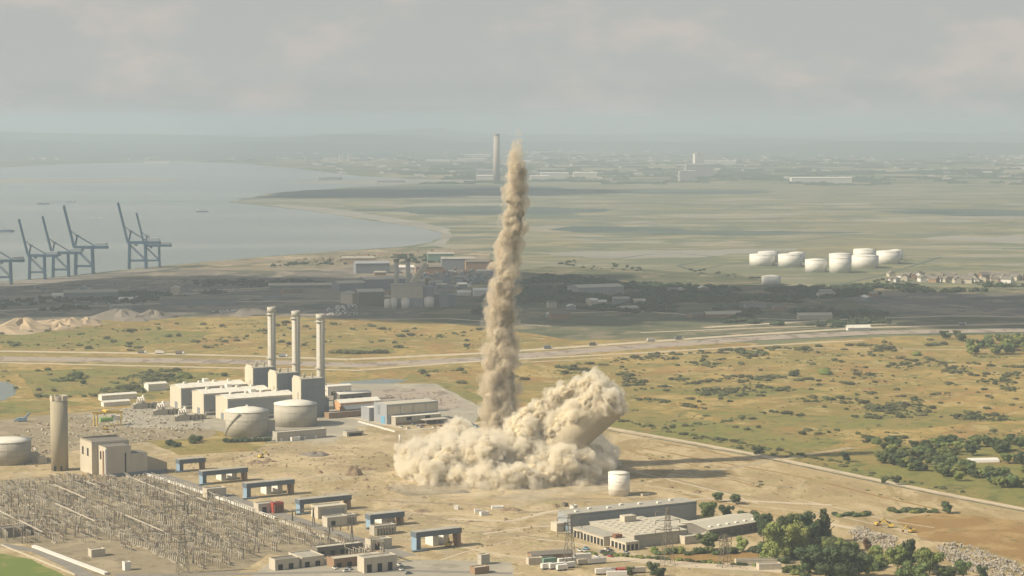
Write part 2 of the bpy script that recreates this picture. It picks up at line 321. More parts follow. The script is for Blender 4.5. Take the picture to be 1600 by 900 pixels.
def sheet(name, px, z, m, step=30, amp=8, label=None, world=False, seed=None, kind='structure'):
    pts = [Vector(p).to_2d() if world else P(*p).to_2d() for p in px]
    o = jag(pts, step, amp, seed if seed is not None else hash_(name) % 50) if amp else pts
    v3 = [Vector((p.x, p.y, z * ZL)) for p in o]
    tris = geometry.tessellate_polygon([v3])
    me = bpy.data.meshes.new(name); me.from_pydata([tuple(v) for v in v3], [], [tuple(t) for t in tris]); me.materials.append(M[m])
    bm = bmesh.new(); bm.from_mesh(me); bmesh.ops.recalc_face_normals(bm, faces=bm.faces)
    for f in bm.faces:
        if f.normal.z < 0: f.normal_flip()
    bm.to_mesh(me); bm.free()
    ob = put(name, me); tag(ob, label, kind=kind); return ob
def hash_(s):
    h = 7
    for c in s: h = (h * 31 + ord(c)) % 99991
    return h
def strip(name, px, width, z, m, label=None, amp=0.0, world=False):
    pts = [Vector(p).to_2d() if world else P(*p).to_2d() for p in px]; L = []; Rr = []
    for i, p in enumerate(pts):
        d = (pts[min(i + 1, len(pts) - 1)] - pts[max(i - 1, 0)]).normalized(); n = Vector((-d.y, d.x)) * width / 2
        L.append(p + n); Rr.append(p - n)
    me = bpy.data.meshes.new(name); n = len(pts)
    me.from_pydata([(p.x, p.y, z * ZL) for p in Rr + L], [], [(i, i + 1, n + i + 1, n + i) for i in range(n - 1)]); me.materials.append(M[m])
    return tag(put(name, me), label, kind='structure')

# ================================================================== SETTING
sheet('ground', [(-45000, -3000), (45000, -3000), (45000, 46000), (-45000, 46000)], 0.0, 'far_land', amp=0, world=True)
def XY(x, y): return P(x, y).to_2d()
# water of the estuary
sheet('estuary_water', [(-900, 560), (-300, 470), (0, 440), (110, 431), (200, 421), (270, 414), (400, 402), (520, 393), (620, 386), (675, 379), (694, 371), (690, 364), (650, 355), (590, 346), (500, 332), (420, 322), (360, 316), (420, 303), (500, 297), (560, 291), (660, 287), (700, 283), (640, 279), (560, 275), (470, 264), (380, 256), (280, 252), (120, 256), (0, 262), (-400, 268), (-1200, 275)], 0.4, 'estuary_water', 60, 14)
sheet('mud_bank', [(-500, 286), (0, 287), (200, 285), (300, 281), (240, 278), (0, 280), (-500, 281)], 0.7, 'mudflat', 150, 30)
sheet('mud_spit', [(440, 285), (560, 281), (700, 279), (760, 284), (640, 287), (520, 287)], 0.7, 'mudflat', 120, 20)
# marsh on the far bank of the creek
sheet('marsh', [(694, 371), (675, 380), (700, 388), (760, 395), (770, 440), (1000, 435), (1300, 465), (2200, 520), (2600, 400), (2300, 300), (1600, 288), (1200, 287), (900, 284), (760, 286), (660, 288), (560, 292), (500, 298), (420, 304), (360, 316), (420, 321), (500, 331), (590, 345), (650, 354), (690, 363)], 0.6, 'marsh', 80, 25)
sheet('mudflat', [(694, 371), (690, 363), (650, 354), (590, 345), (500, 331), (420, 321), (440, 319), (540, 328), (640, 344), (700, 357), (708, 370), (692, 383), (640, 387), (676, 380)], 0.9, 'mudflat', 60, 16)
for i, pl in enumerate([[(370, 313), (450, 300), (560, 293), (700, 289), (880, 292), (900, 300), (760, 305), (600, 307), (470, 310)],
                        [(560, 327), (700, 322), (860, 324), (1010, 328), (900, 334), (760, 336), (640, 335)],
                        [(1360, 331), (1480, 328), (1800, 327), (2000, 334), (1700, 338), (1500, 337)],
                        [(900, 297), (1080, 295), (1240, 300), (1120, 304), (960, 302)], [(820, 357), (960, 353), (1120, 360), (1350, 363), (1180, 368), (1000, 366)]]):
    sheet('dark_marsh', pl, 1.2, 'dark_marsh', 50, 90, seed=i * 3 + 1)
for i, pl in enumerate([[(830, 395), (1000, 392), (1250, 388), (1100, 402), (920, 404)], [(1400, 372), (1600, 368), (1800, 374), (1600, 381)]]):
    sheet('mud_pan', pl, 1.5, 'mudflat', 30, 45, seed=i * 5 + 2)
for i, pl in enumerate([[(905, 402), (960, 405), (1010, 398), (1060, 396), (1120, 401)], [(1080, 424), (1130, 414), (1180, 410)], [(1250, 460), (1320, 443), (1380, 430), (1470, 402)], [(1180, 386), (1290, 371), (1350, 366)], [(1440, 421), (1520, 420), (1600, 424), (1700, 424)], [(1100, 408), (1060, 415), (1075, 421)], [(1450, 404), (1540, 405), (1650, 408)]]):
    strip('creek', pl, 7, 1.9, 'dark_marsh')
# sandy point with the jetty
sheet('sandy_point', [(270, 415), (400, 403), (520, 394), (620, 387), (700, 388), (765, 396), (765, 425), (600, 420), (420, 432), (300, 430)], 1.4, 'sandy_shore', 40, 12)
# industrial flats under the cloud
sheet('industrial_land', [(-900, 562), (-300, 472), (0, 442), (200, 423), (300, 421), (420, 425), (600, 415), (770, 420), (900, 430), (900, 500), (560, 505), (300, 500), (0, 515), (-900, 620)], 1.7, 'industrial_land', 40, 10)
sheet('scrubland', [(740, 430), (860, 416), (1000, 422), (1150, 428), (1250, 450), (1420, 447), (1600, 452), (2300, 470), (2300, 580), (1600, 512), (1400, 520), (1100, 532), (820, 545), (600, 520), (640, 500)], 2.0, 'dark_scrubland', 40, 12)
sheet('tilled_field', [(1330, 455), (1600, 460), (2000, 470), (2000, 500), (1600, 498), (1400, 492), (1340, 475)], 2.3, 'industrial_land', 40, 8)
# sunlit grassland
sheet('grassland', [(-700, 520), (0, 508), (200, 497), (420, 494), (640, 500), (760, 512), (900, 532), (1060, 530), (1200, 538), (1400, 525), (1600, 522), (2300, 540), (2600, 1100), (1600, 1010), (-600, 1010), (-900, 700)], 2.4, 'grassland', 30, 8)
sheet('green_verge', [(640, 585), (720, 605), (800, 640), (960, 658), (1100, 690), (1230, 710), (1340, 705), (1420, 720), (1600, 770), (1900, 850), (1900, 910), (1600, 793), (1340, 744), (1200, 713), (940, 666), (760, 650), (620, 600)], 2.7, 'green_field', 20, 5)
sheet('green_patch', [(860, 640), (1000, 640), (1180, 668), (1320, 690), (1260, 712), (1100, 692), (970, 660)], 2.9, 'green_field', 20, 6)
sheet('wood_floor', [(1330, 705), (1420, 693), (1600, 685), (1800, 690), (1800, 800), (1600, 775), (1500, 760), (1400, 735), (1340, 720)], 2.95, 'green_field', 20, 6)
for i, pl in enumerate([[(0, 515), (150, 512), (330, 520), (300, 535), (100, 545), (0, 545)], [(20, 580), (200, 575), (370, 585), (240, 615), (60, 620)], [(520, 545), (600, 540), (620, 552), (530, 556)], [(1060, 640), (1300, 650), (1500, 640), (1600, 655), (1400, 672), (1180, 664)], [(1000, 610), (1180, 600), (1300, 612), (1150, 625)]]):
    sheet('grass_meadow', pl, 2.65, 'green_field', 18, 6, seed=i + 20)
# bare demolition site, its yards and grass
sheet('demolition_site', [(-600, 742), (0, 722), (60, 712), (200, 692), (330, 690), (430, 694), (560, 660), (640, 664), (700, 668), (760, 662), (860, 660), (940, 668), (1200, 715), (1340, 746), (1600, 797), (1900, 850), (1900, 1050), (-600, 1050)], 3.0, 'bare_earth', 20, 3)
sheet('dry_ground', [(945, 672), (1200, 718), (1340, 749), (1600, 800), (1900, 855), (1900, 1000), (1250, 1000), (1180, 850), (1100, 790), (1010, 770), (960, 740), (920, 700)], 3.15, 'dry_grass_site', 15, 4)
sheet('brown_meadow', [(1400, 812), (1480, 800), (1560, 812), (1600, 815), (1800, 830), (1800, 930), (1600, 880), (1500, 850), (1440, 845)], 3.3, 'brown_grass', 12, 4)
sheet('orange_meadow', [(1040, 868), (1120, 862), (1200, 866), (1210, 878), (1100, 882), (1040, 880)], 3.3, 'brown_grass', 8, 2, seed=31)
sheet('site_grass', [(230, 690), (330, 686), (420, 690), (400, 705), (280, 712)], 3.3, 'grassland', 10, 3, seed=33)
sheet('scorched_patch', [(600, 762), (700, 752), (760, 756), (720, 772), (640, 776)], 3.2, 'gravel', 10, 4)
sheet('scrap_yard', [(-60, 662), (60, 650), (150, 642), (260, 634), (340, 660), (330, 684), (230, 690), (120, 704), (60, 716), (-60, 730)], 3.2, 'gravel', 12, 6)
sheet('station_yard', [(130, 650), (260, 628), (420, 590), (520, 600), (680, 600), (760, 640), (740, 662), (560, 668), (520, 690), (420, 692), (330, 672), (200, 668)], 3.35, 'yard_concrete', 15, 3)
sheet('storage_yard', [(500, 622), (580, 610), (680, 606), (740, 636), (700, 640), (570, 634)], 3.5, 'rail_bed', 12, 3)
sheet('switchyard', [(-200, 760), (0, 752), (110, 742), (250, 742), (420, 795), (640, 866), (600, 886), (420, 866), (360, 905), (160, 905), (45, 850), (-200, 850)], 3.5, 'gravel', 12, 2)
sheet('lawn', [(-200, 860), (0, 866), (50, 875), (110, 905), (60, 960), (-200, 960)], 3.7, 'lawn', 8, 1.5)
sheet('bottom_yard', [(420, 880), (560, 880), (660, 875), (800, 880), (800, 980), (300, 980)], 3.6, 'yard_concrete', 10, 2)
sheet('pond', [(-200, 600), (10, 597), (26, 605), (24, 618), (0, 627), (-200, 640)], 2.8, 'estuary_water', 10, 3)
sheet('pond', [(530, 598), (600, 592), (640, 594), (600, 603), (545, 606)], 2.8, 'estuary_water', 10, 2, seed=8)
sheet('reed_bed', [(-100, 632), (100, 626), (150, 632), (60, 645), (-100, 652)], 2.85, 'green_field', 10, 3, seed=9)
# roads
strip('highway', [(-300, 545), (0, 549), (200, 552), (400, 557), (545, 562)], 15, 2.9, 'pale_road')
strip('railway', [(-300, 556), (0, 561), (200, 563), (400, 566), (560, 571), (760, 561), (960, 545), (1160, 530), (1360, 520), (1600, 516), (2000, 510)], 46, 2.75, 'rail_bed')
strip('highway', [(545, 562), (760, 552), (960, 538), (1160, 524), (1360, 512), (1600, 506), (2000, 498)], 17, 2.95, 'pale_road')
strip('service_road', [(-300, 564), (0, 567), (300, 574), (560, 579), (700, 568), (840, 560), (1000, 552), (1200, 540), (1350, 532)], 10, 3.05, 'pale_road')
for pl_, w_ in [([(0, 486), (150, 478), (330, 472), (520, 470), (700, 480)], 12), ([(300, 455), (460, 448), (560, 440)], 14), ([(60, 470), (240, 462), (420, 452)], 10), ([(860, 490), (1000, 486), (1120, 496), (1250, 500)], 9), ([(1100, 512), (1300, 500), (1480, 494), (1700, 496)], 14), ([(560, 500), (700, 498), (860, 510)], 10), ([(1000, 520), (1200, 512), (1400, 506)], 8)]:
    strip('works_road', pl_, w_, 2.6, 'pale_road')
strip('farm_track', [(810, 567), (950, 560), (1100, 551), (1280, 544), (1600, 548)], 5, 2.9, 'pale_road')
strip('perimeter_track', [(820, 650), (880, 657), (940, 667), (1070, 690), (1200, 714), (1340, 744), (1470, 771), (1600, 796), (1800, 835)], 7, 3.4, 'pale_road')
strip('drain_ditch', [(940, 671), (1070, 694), (1200, 718), (1340, 748), (1470, 775), (1600, 800), (1800, 840)], 2.2, 3.45, 'dark_marsh')
strip('haul_road', [(1330, 700), (1200, 722), (1080, 742), (990, 757)], 8, 3.45, 'bare_earth')
strip('site_track', [(700, 812), (800, 815), (860, 800), (960, 792), (1100, 780), (1300, 790)], 6, 3.5, 'pale_road')
strip('site_road', [(760, 660), (700, 668), (640, 672), (560, 655), (520, 650)], 8, 3.7, 'pale_road')
strip('access_road', [(840, 866), (960, 872), (1080, 884), (1200, 890), (1260, 896)], 16, 3.6, 'pale_road')
strip('edge_road', [(180, 899), (420, 897), (640, 893), (800, 897)], 6, 3.8, 'asphalt')
strip('yard_road', [(0, 852), (60, 862), (110, 885), (150, 910)], 9, 3.9, 'asphalt')
strip('rubble_road', [(1290, 818), (1340, 828), (1400, 840)], 6, 3.6, 'pale_road')
strip('row_road', [(240, 740), (330, 768), (430, 802), (540, 838), (640, 870)], 11, 3.75, 'asphalt')
wt = random.Random(23)
for k in range(26):
    x, y = wt.uniform(430, 1000), wt.uniform(700, 850); pts_ = [(x, y)]; dx, dy = wt.choice([(60, 14), (55, -8), (-50, 20), (70, 3)])
    for j in range(5): x += dx * wt.uniform(.6, 1.1); y += dy * wt.uniform(.2, 1.3) * .6; pts_.append((x, y))
    if max(p[1] for p in pts_) < 892 and min(p[1] for p in pts_) > 690: strip('wheel_track', pts_, wt.uniform(1.6, 3.2), 3.1 + k * .006, wt.choice(['pale_road', 'dry_grass_site', 'gravel']))
for k in range(16):
    x, y = wt.uniform(960, 1300), wt.uniform(690, 800); pts_ = [(x, y)]
    for j in range(4): x += 55 * wt.uniform(.7, 1.2); y += wt.uniform(5, 15); pts_.append((x, y))
    if all(p[1] > 680 + (p[0] - 940) * .195 for p in pts_): strip('wheel_track', pts_, wt.uniform(1.5, 2.6), 3.3 + k * .006, wt.choice(['pale_road', 'brown_grass', 'gravel']))
for a, b, w in [((0, 520), (330, 516), 3), ((280, 548), (380, 520), 3), ((960, 586), (1340, 570), 3), ((980, 600), (1360, 640), 3), ((900, 622), (1300, 600), 3), ((1180, 640), (1580, 612), 3), ((1400, 700), (1590, 640), 3), ((1000, 700), (1250, 745), 3), ((1250, 745), (1480, 800), 3), ((1020, 690), (1180, 722), 2.5)]:
    mid = ((a[0] + b[0]) / 2 + random.uniform(-25, 25), (a[1] + b[1]) / 2 + random.uniform(-4, 4))
    strip('field_track', [a, mid, b], w, 3.42, 'brown_grass')
# low hills beyond the river
def hills():
    n, m = 160, 14; xs = np.linspace(-16000, 20000, n); ys = np.linspace(15000, 34000, m)
    X, Y = np.meshgrid(xs, ys); p = np.stack([X.ravel() / 3800, Y.ravel() / 4200, np.full(X.size, 2.2)], 1)
    h = np.clip(pnoise(p) + .35 + .5 * pnoise(p * 2.3), 0, None) * 140 * np.clip((Y.ravel() - 15000) / 5000, 0, 1)
    h *= np.where(X.ravel() < -1000, 1.25, .8)
    v = np.stack([X.ravel(), Y.ravel(), h - 1], 1)
    f = [(j * n + i, j * n + i + 1, (j + 1) * n + i + 1, (j + 1) * n + i) for j in range(m - 1) for i in range(n - 1)]
    me = bpy.data.meshes.new('hills'); me.from_pydata(v.tolist(), [], f); me.materials.append(M['hill_land'])
    for q in me.polygons: q.use_smooth = True
    tag(put('hills', me), kind='structure')
hills()
#OBJECTS

# ================================================================== DUST AND THE FALLING CHIMNEY
def remesh_spheres(name, balls, voxel):
    """balls: (x, y, z, r) -> one closed surface"""
    bm = bmesh.new(); bmesh.ops.create_icosphere(bm, subdivisions=2, radius=1); base = np.array([v.co[:] for v in bm.verts]); fac = np.array([[v.index for v in f.verts] for f in bm.faces]); bm.free()
    vs_ = []; fs = []
    for k, (x, y, z, r) in enumerate(balls):
        rr = np.array(r) if not np.isscalar(r) else r
        vs_.append(base * rr + np.array([x, y, z])); fs.append(fac + k * len(base))
    me = bpy.data.meshes.new(name); me.from_pydata(np.concatenate(vs_).tolist(), [], np.concatenate(fs).tolist())
    o = bpy.data.objects.new(name + '_source', me); col.objects.link(o)
    md = o.modifiers.new('remesh', 'REMESH'); md.mode = 'VOXEL'; md.voxel_size = voxel
    dg = bpy.context.evaluated_depsgraph_get(); dg.update()
    out = bpy.data.meshes.new_from_object(o.evaluated_get(dg)); out.name = name
    bpy.data.objects.remove(o); bpy.data.meshes.remove(me)
    return out
def billow(me, octs, inflate=0.0, zmin=None):
    n = len(me.vertices); co = np.empty(n * 3); me.vertices.foreach_get('co', co); co = co.reshape(-1, 3)
    for lam, amp in octs:
        no = np.empty(n * 3); me.vertices.foreach_get('normal', no); no = no.reshape(-1, 3)
        d = (np.abs(pnoise(co / lam + lam * 3.1)) * 2.4 - .55) * amp + (inflate if lam == octs[0][0] else 0)
        co = co + no * d[:, None]
        me.vertices.foreach_set('co', co.ravel()); me.update()
    for p in me.polygons: p.use_smooth = True
    return me
rd = random.Random(5)
CY = 1664.0                                     # distance of the dust column
def wpt(x, y, Y): z = zat(y, Y); return XatY(x, Y, z), Y, z
prof = [(715, 748, 826), (690, 752, 820), (650, 752, 812), (600, 751, 808), (550, 757, 812), (500, 762, 807), (450, 768, 808), (400, 772, 813), (350, 782, 820), (320, 785, 823), (290, 791, 824), (268, 797, 819), (256, 801, 815)]
core, veil = [], []
for i in range(len(prof) - 1):
    (y0, a0, b0), (y1, a1, b1) = prof[i], prof[i + 1]; k = max(4, int((y0 - y1) / 4))
    for j in range(k):
        t = j / k; y = y0 + (y1 - y0) * t; a = a0 + (a1 - a0) * t; b = b0 + (b1 - b0) * t; w = b - a
        for q in range(2):
            x = rd.uniform(a + w * .28, b - w * .28); r = rd.uniform(.16, .24) * w * .5
            px, py, pz = wpt(x, y, CY); core.append((px, py + rd.uniform(-5, 5), pz, max(1.6, r)))
        px, py, pz = wpt((a + b) / 2 + rd.uniform(-.12, .12) * w, y, CY); core.append((px, py, pz, max(1.6, w * .5 * .24)))
        if j % 2 == 0:
            px, py, pz = wpt(rd.uniform(a + w * .2, b - w * .3), y, CY); veil.append((px, py + rd.uniform(-4, 4), pz, max(3.2, rd.uniform(.2, .29) * w * .5)))
veil += [(x, y, z, r + 2.7) for x, y, z, r in core[::2]]
wisp = []
for y, x, w in [(268, 807, 27), (258, 806, 26), (250, 806, 24), (242, 807, 21), (234, 808, 17), (227, 807, 14), (220, 809, 11), (214, 808, 8), (209, 810, 6), (204, 809, 4)]:
    px, py, pz = wpt(x, y, CY); wisp.append((px, py, pz, w * .27))
for k in range(46):                             # small torn puffs along both edges
    y = rd.uniform(275, 680); i = max(j for j in range(len(prof)) if prof[j][0] >= y); f = (prof[i][0] - y) / (prof[i][0] - prof[i + 1][0])
    a_, b_ = (prof[i][q] + (prof[i + 1][q] - prof[i][q]) * f for q in (1, 2)); left = rd.random() < .5
    for q in range(3):
        px, py, pz = wpt((a_ + rd.uniform(-3, 6)) if left else (b_ - rd.uniform(-3, 6)), y + rd.uniform(-6, 6), CY); veil.append((px, py + rd.uniform(-3, 3), pz, rd.uniform(1.6, 3.4)))
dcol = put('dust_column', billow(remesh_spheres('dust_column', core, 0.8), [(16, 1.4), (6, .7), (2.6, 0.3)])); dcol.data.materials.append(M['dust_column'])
tag(dcol, 'tall narrow column of brown dust rising where the chimney stood', 'dust column', kind='stuff')
dv = put('dust_veil', billow(remesh_spheres('dust_veil', veil, 1.4), [(16, 2.2), (6, 1.0), (3, .5)]), dcol); dv.data.materials.append(M['dust_veil'])

dw = put('dust_wisp', billow(remesh_spheres('dust_wisp', wisp, 0.9), [(7, 1.8), (3, 1.0)]), dcol); dw.data.materials.append(M['dust_wisp'])

def gp(x, y, Y, r): px, py, pz = wpt(x, y, Y); return (px, py, pz, r)
base = []
for k in range(72):                             # rolling front of the ground cloud
    t = k / 71; x = 634 + (944 - 634) * t
    yb = 748 + 18 * math.sin(math.pi * min(1, t * 1.02)) ** .8 - (6 if t > .85 else 0)
    g = P(x, yb); r = rd.uniform(5.5, 9) * (0.72 if t < .05 or t > .93 else 1)
    base.append((g.x, g.y + r, r * rd.uniform(.55, .9), r))
    g2 = P(x, yb - 8); base.append((g2.x + rd.uniform(-3, 3), g2.y + r + 6, rd.uniform(9, 14) * (0.6 if t < .06 or t > .9 else 1), rd.uniform(6, 9)))
for k in range(110):                            # body of the cloud behind its front
    x = rd.uniform(648, 930); Y = rd.uniform(1600, 1685); t = (x - 648) / 282
    ht = 15 + 10 * math.sin(math.pi * t); X = XatY(x, Y); base.append((X, Y, rd.uniform(3, ht), rd.uniform(7, 12)))
for x, y, Y, r in [(700, 690, 1680, 11), (715, 686, 1685, 13), (730, 692, 1680, 12), (690, 702, 1670, 11), (672, 712, 1660, 9), (740, 700, 1660, 10), (655, 718, 1650, 8), (750, 690, 1675, 8),
                   (745, 712, 1628, 9), (758, 703, 1628, 9), (770, 696, 1630, 9), (782, 700, 1632, 9), (770, 712, 1622, 9), (765, 690, 1640, 6), (790, 710, 1630, 10),
                   (822, 705, 1640, 10), (840, 698, 1645, 9), (850, 718, 1622, 9), (868, 706, 1630, 6), (842, 722, 1612, 8), (866, 720, 1610, 8), (885, 722, 1612, 8), (900, 715, 1618, 7), (915, 722, 1618, 7), (880, 708, 1628, 5), (845, 702, 1625, 6), (930, 730, 1622, 6), (944, 732, 1624, 5),
                   (915, 702, 1700, 9), (928, 700, 1702, 9), (940, 706, 1700, 7), (902, 706, 1700, 8), (930, 710, 1700, 8)]:
    base.append(gp(x, y, Y, r))
dbase = put('dust_cloud', billow(remesh_spheres('dust_cloud', base, 0.75), [(15, 2.8), (7, 1.3), (3.2, .5)], -1.8)); dbase.data.materials.append(M['dust'])
tag(dbase, 'billowing low cloud of cream dust rolling over the ground at the chimney foot', 'dust cloud', kind='stuff')
dv2 = put('dust_veil', billow(remesh_spheres('dust_veil', [(x, y, z, r + 2.6) for x, y, z, r in base], 1.2), [(14, 3.2), (6.5, 2.2), (3, .9)]), dbase); dv2.data.materials.append(M['dust_veil_thin'])

mist = [(x, y, z, r + 5.5) for x, y, z, r in core[::5]]
dm = put('dust_mist', billow(remesh_spheres('dust_mist', mist, 2.0), [(16, 3.5), (6, 1.5)]), dcol); dm.data.materials.append(M['dust_mist'])
skirt = []
for k in range(80):
    t_ = rd.random(); x = 610 + 370 * t_; g = P(x, 756 + 20 * math.sin(math.pi * t_) + rd.uniform(-4, 8)); skirt.append((g.x, g.y, 1.0, (rd.uniform(7, 14), rd.uniform(7, 14), rd.uniform(2.5, 5))))
for k in range(50): x = rd.uniform(640, 940); Y = rd.uniform(1600, 1680); skirt.append((XatY(x, Y), Y, rd.uniform(8, 24), rd.uniform(9, 14)))
dk = put('dust_mist', billow(remesh_spheres('dust_mist', skirt, 2.0), [(16, 3.0), (6, 1.2)]), dbase); dk.data.materials.append(M['dust_mist'])

# the chimney, broken off and toppling towards the right
TIP, FOOT = Vector((75, 1622, 61)), Vector((2, 1640, -6))
chim = thing('toppling_chimney', 'leaning concrete chimney toppling over inside the dust cloud', 'chimney', (FOOT.x, FOOT.y, FOOT.z))
ax = (TIP - FOOT); Lc = ax.length; qrot = ax.to_track_quat('Z', 'Y')
def alongmesh(rz, n=48):
    m = MB(); m.lathe(rz, n, cap=False); m.v = [tuple(qrot @ Vector(v)) for v in m.v]; return m
RC = 14.0
alongmesh([(RC + .8, 0), (RC + .4, Lc * .5), (RC, Lc - 2), (RC, Lc), (RC - 1.2, Lc), (RC - 1.2, Lc - 2), (RC - .8, 0)]).build('shaft', 'chimney_concrete', chim, True)
alongmesh([(RC + .02, Lc - 1.6), (RC + .7, Lc - 1.5), (RC + .7, Lc - .2), (RC + .02, Lc - .1)]).build('rim_band', 'pale_concrete', chim, True)
alongmesh([(RC - 4.6, Lc * .3), (RC - 4.6, Lc + .6), (RC - 5.2, Lc + .6), (RC - 5.2, Lc * .3)], 32).build('flue_lining', 'concrete', chim, True)
cl = []
side = ax.normalized().cross(Vector((0, 0, 1))).normalized(); upn = side.cross(ax.normalized()).normalized()
if upn.z < 0: upn = -upn
for k in range(58):                             # dust streaming off its upper side
    t = rd.uniform(.12, 1.0); phi = rd.uniform(-50, 45); c = FOOT + ax * t
    d = upn * math.cos(R(phi)) + side * math.sin(R(phi)) * (1 if side.y < 0 else -1) * -1
    r = 4.2 + 1.8 * math.sin(math.pi * t) + rd.uniform(-.8, 1.0); p = c + d * (RC - .5 + rd.uniform(-1.5, 1.5)); cl.append((p.x, p.y, p.z, r))
for k in range(34):
    a = rd.uniform(0, 6.28); q = rd.uniform(0, RC - 2); p = TIP + side * math.cos(a) * q + upn * (math.sin(a) * q * .9 + 2) + ax.normalized() * rd.uniform(-3, 3); cl.append((p.x, p.y, p.z, rd.uniform(4, 6.5)))
for x, y, Y, r in [(805, 668, 1640, 8), (815, 660, 1640, 8), (824, 650, 1640, 7), (840, 652, 1640, 8), (826, 668, 1630, 9), (812, 680, 1630, 9), (850, 636, 1640, 7), (868, 622, 1638, 7), (885, 612, 1636, 7), (900, 604, 1634, 7), (926, 594, 1628, 6), (935, 600, 1626, 6), (915, 606, 1628, 6)]:
    cl.append(gp(x, y, Y, r))
dc = put('dust_plume', billow(remesh_spheres('dust_plume', cl, 0.7), [(13, 2.4), (5.5, 1.1), (2.4, .3)], -1.4)); dc.data.materials.append(M['dust'])
tag(dc, 'cream dust streaming off the upper side of the toppling chimney', 'dust plume', kind='stuff')
dv3 = put('dust_veil', billow(remesh_spheres('dust_veil', [(x, y, z, r + 2.1) for x, y, z, r in cl], 1.2), [(11, 2.8), (5, 1.7), (2.6, .6)]), dc); dv3.data.materials.append(M['dust_veil_thin'])

# ================================================================== POWER STATION WITH THREE STACKS
def gable_hall(name, label, cat, px, eave, L, W, rise, wallm, roofm, ang=UA, group=None, z_at=None, extra=None, over=0.5):
    """px: photo pixel of the near left corner, at height z_at (0 = ground)"""
    p = P(px[0], px[1], z_at or 0); t = thing(name, label, cat, (p.x, p.y, 0), ang, group)
    MB().prof([(0, 0), (W, 0), (W, eave), (W / 2, eave + rise), (0, eave)], 0, L).build('wall', wallm, t)
    s_ = rise / (W / 2)
    MB().prof([(-over, eave - over * s_ + .03), (W / 2, eave + rise + .03), (W / 2, eave + rise + .45), (-over, eave - over * s_ + .45)], -over, L + over).build('roof', roofm, t)
    MB().prof([(W / 2, eave + rise + .03), (W + over, eave - over * s_ + .03), (W + over, eave - over * s_ + .45), (W / 2, eave + rise + .45)], -over, L + over).build('roof', roofm, t)
    return t
def flat_block(name, label, cat, px, h, L, W, wallm, roofm, ang=UA, group=None, z_at=None, par=0.6):
    p = P(px[0], px[1], z_at or 0); t = thing(name, label, cat, (p.x, p.y, 0), ang, group)
    MB().box(0, L, 0, W, 0, h).build('wall', wallm, t)
    MB().box(.5, L - .5, .5, W - .5, h + .004, h + .12).build('roof', roofm, t)
    m = MB()
    for a in ((-.05, L + .05, -.05, .5), (-.05, L + .05, W - .5, W + .05), (-.05, .5, .5, W - .5), (L - .5, L + .05, .5, W - .5)): m.box(*a, h + .006, h + par)
    m.build('parapet', wallm, t); return t
def opening(t, name, side, a0, a1, z0, z1, m, ref=0.0, d=.25):
    """a door, window or panel proud of a wall; side: 'f' front (y=ref), 'l' left end (x=ref), 'r' right end (x=ref)"""
    if side == 'f': b = MB().box(a0, a1, ref - d, ref - .003, z0, z1)
    elif side == 'l': b = MB().box(ref - d, ref - .003, a0, a1, z0, z1)
    else: b = MB().box(ref + .003, ref + d, a0, a1, z0, z1)
    return b.build(name, m, t)
words3 = ['farthest', 'middle', 'nearest']
for i, px in enumerate([(282.7, 607), (318, 616), (355.5, 624)]):
    t = gable_hall('turbine_hall', words3[i] + ' of three cream turbine halls beside the stacks', 'hall', px, 20, 66, 27, 2.6, 'cream_wall', 'white_roof', group='turbine halls', z_at=20)
    MB().box(0.3, 65.7, -.3, -.01, 0.2, 18.6).build('shaded_front', 'grey_cladding', t)  # front greyed over the cream wall, its shade painted in the colour
    for k in range(5): opening(t, 'louvre', 'f', 5 + 12 * k, 9 + 12 * k, 3, 5.5, 'dark_cladding', -.3, .15)
    MB().bar((1, -1.6, 3.2), (64, -1.6, 3.2), .9, .9).build('pipe', 'white_steel', t)
    opening(t, 'door', 'l', 9, 15, 0, 6.5, 'dark_cladding')
    for k in range(4): MB().box(8 + 15 * k, 10.5 + 15 * k, 12.2, 14.8, 22.4, 24.4).build('roof_vent', 'white_roof', t)
    MB().box(30, 35, 16, 21, 21.5, 25.5).build('roof_unit', 'white_steel', t)
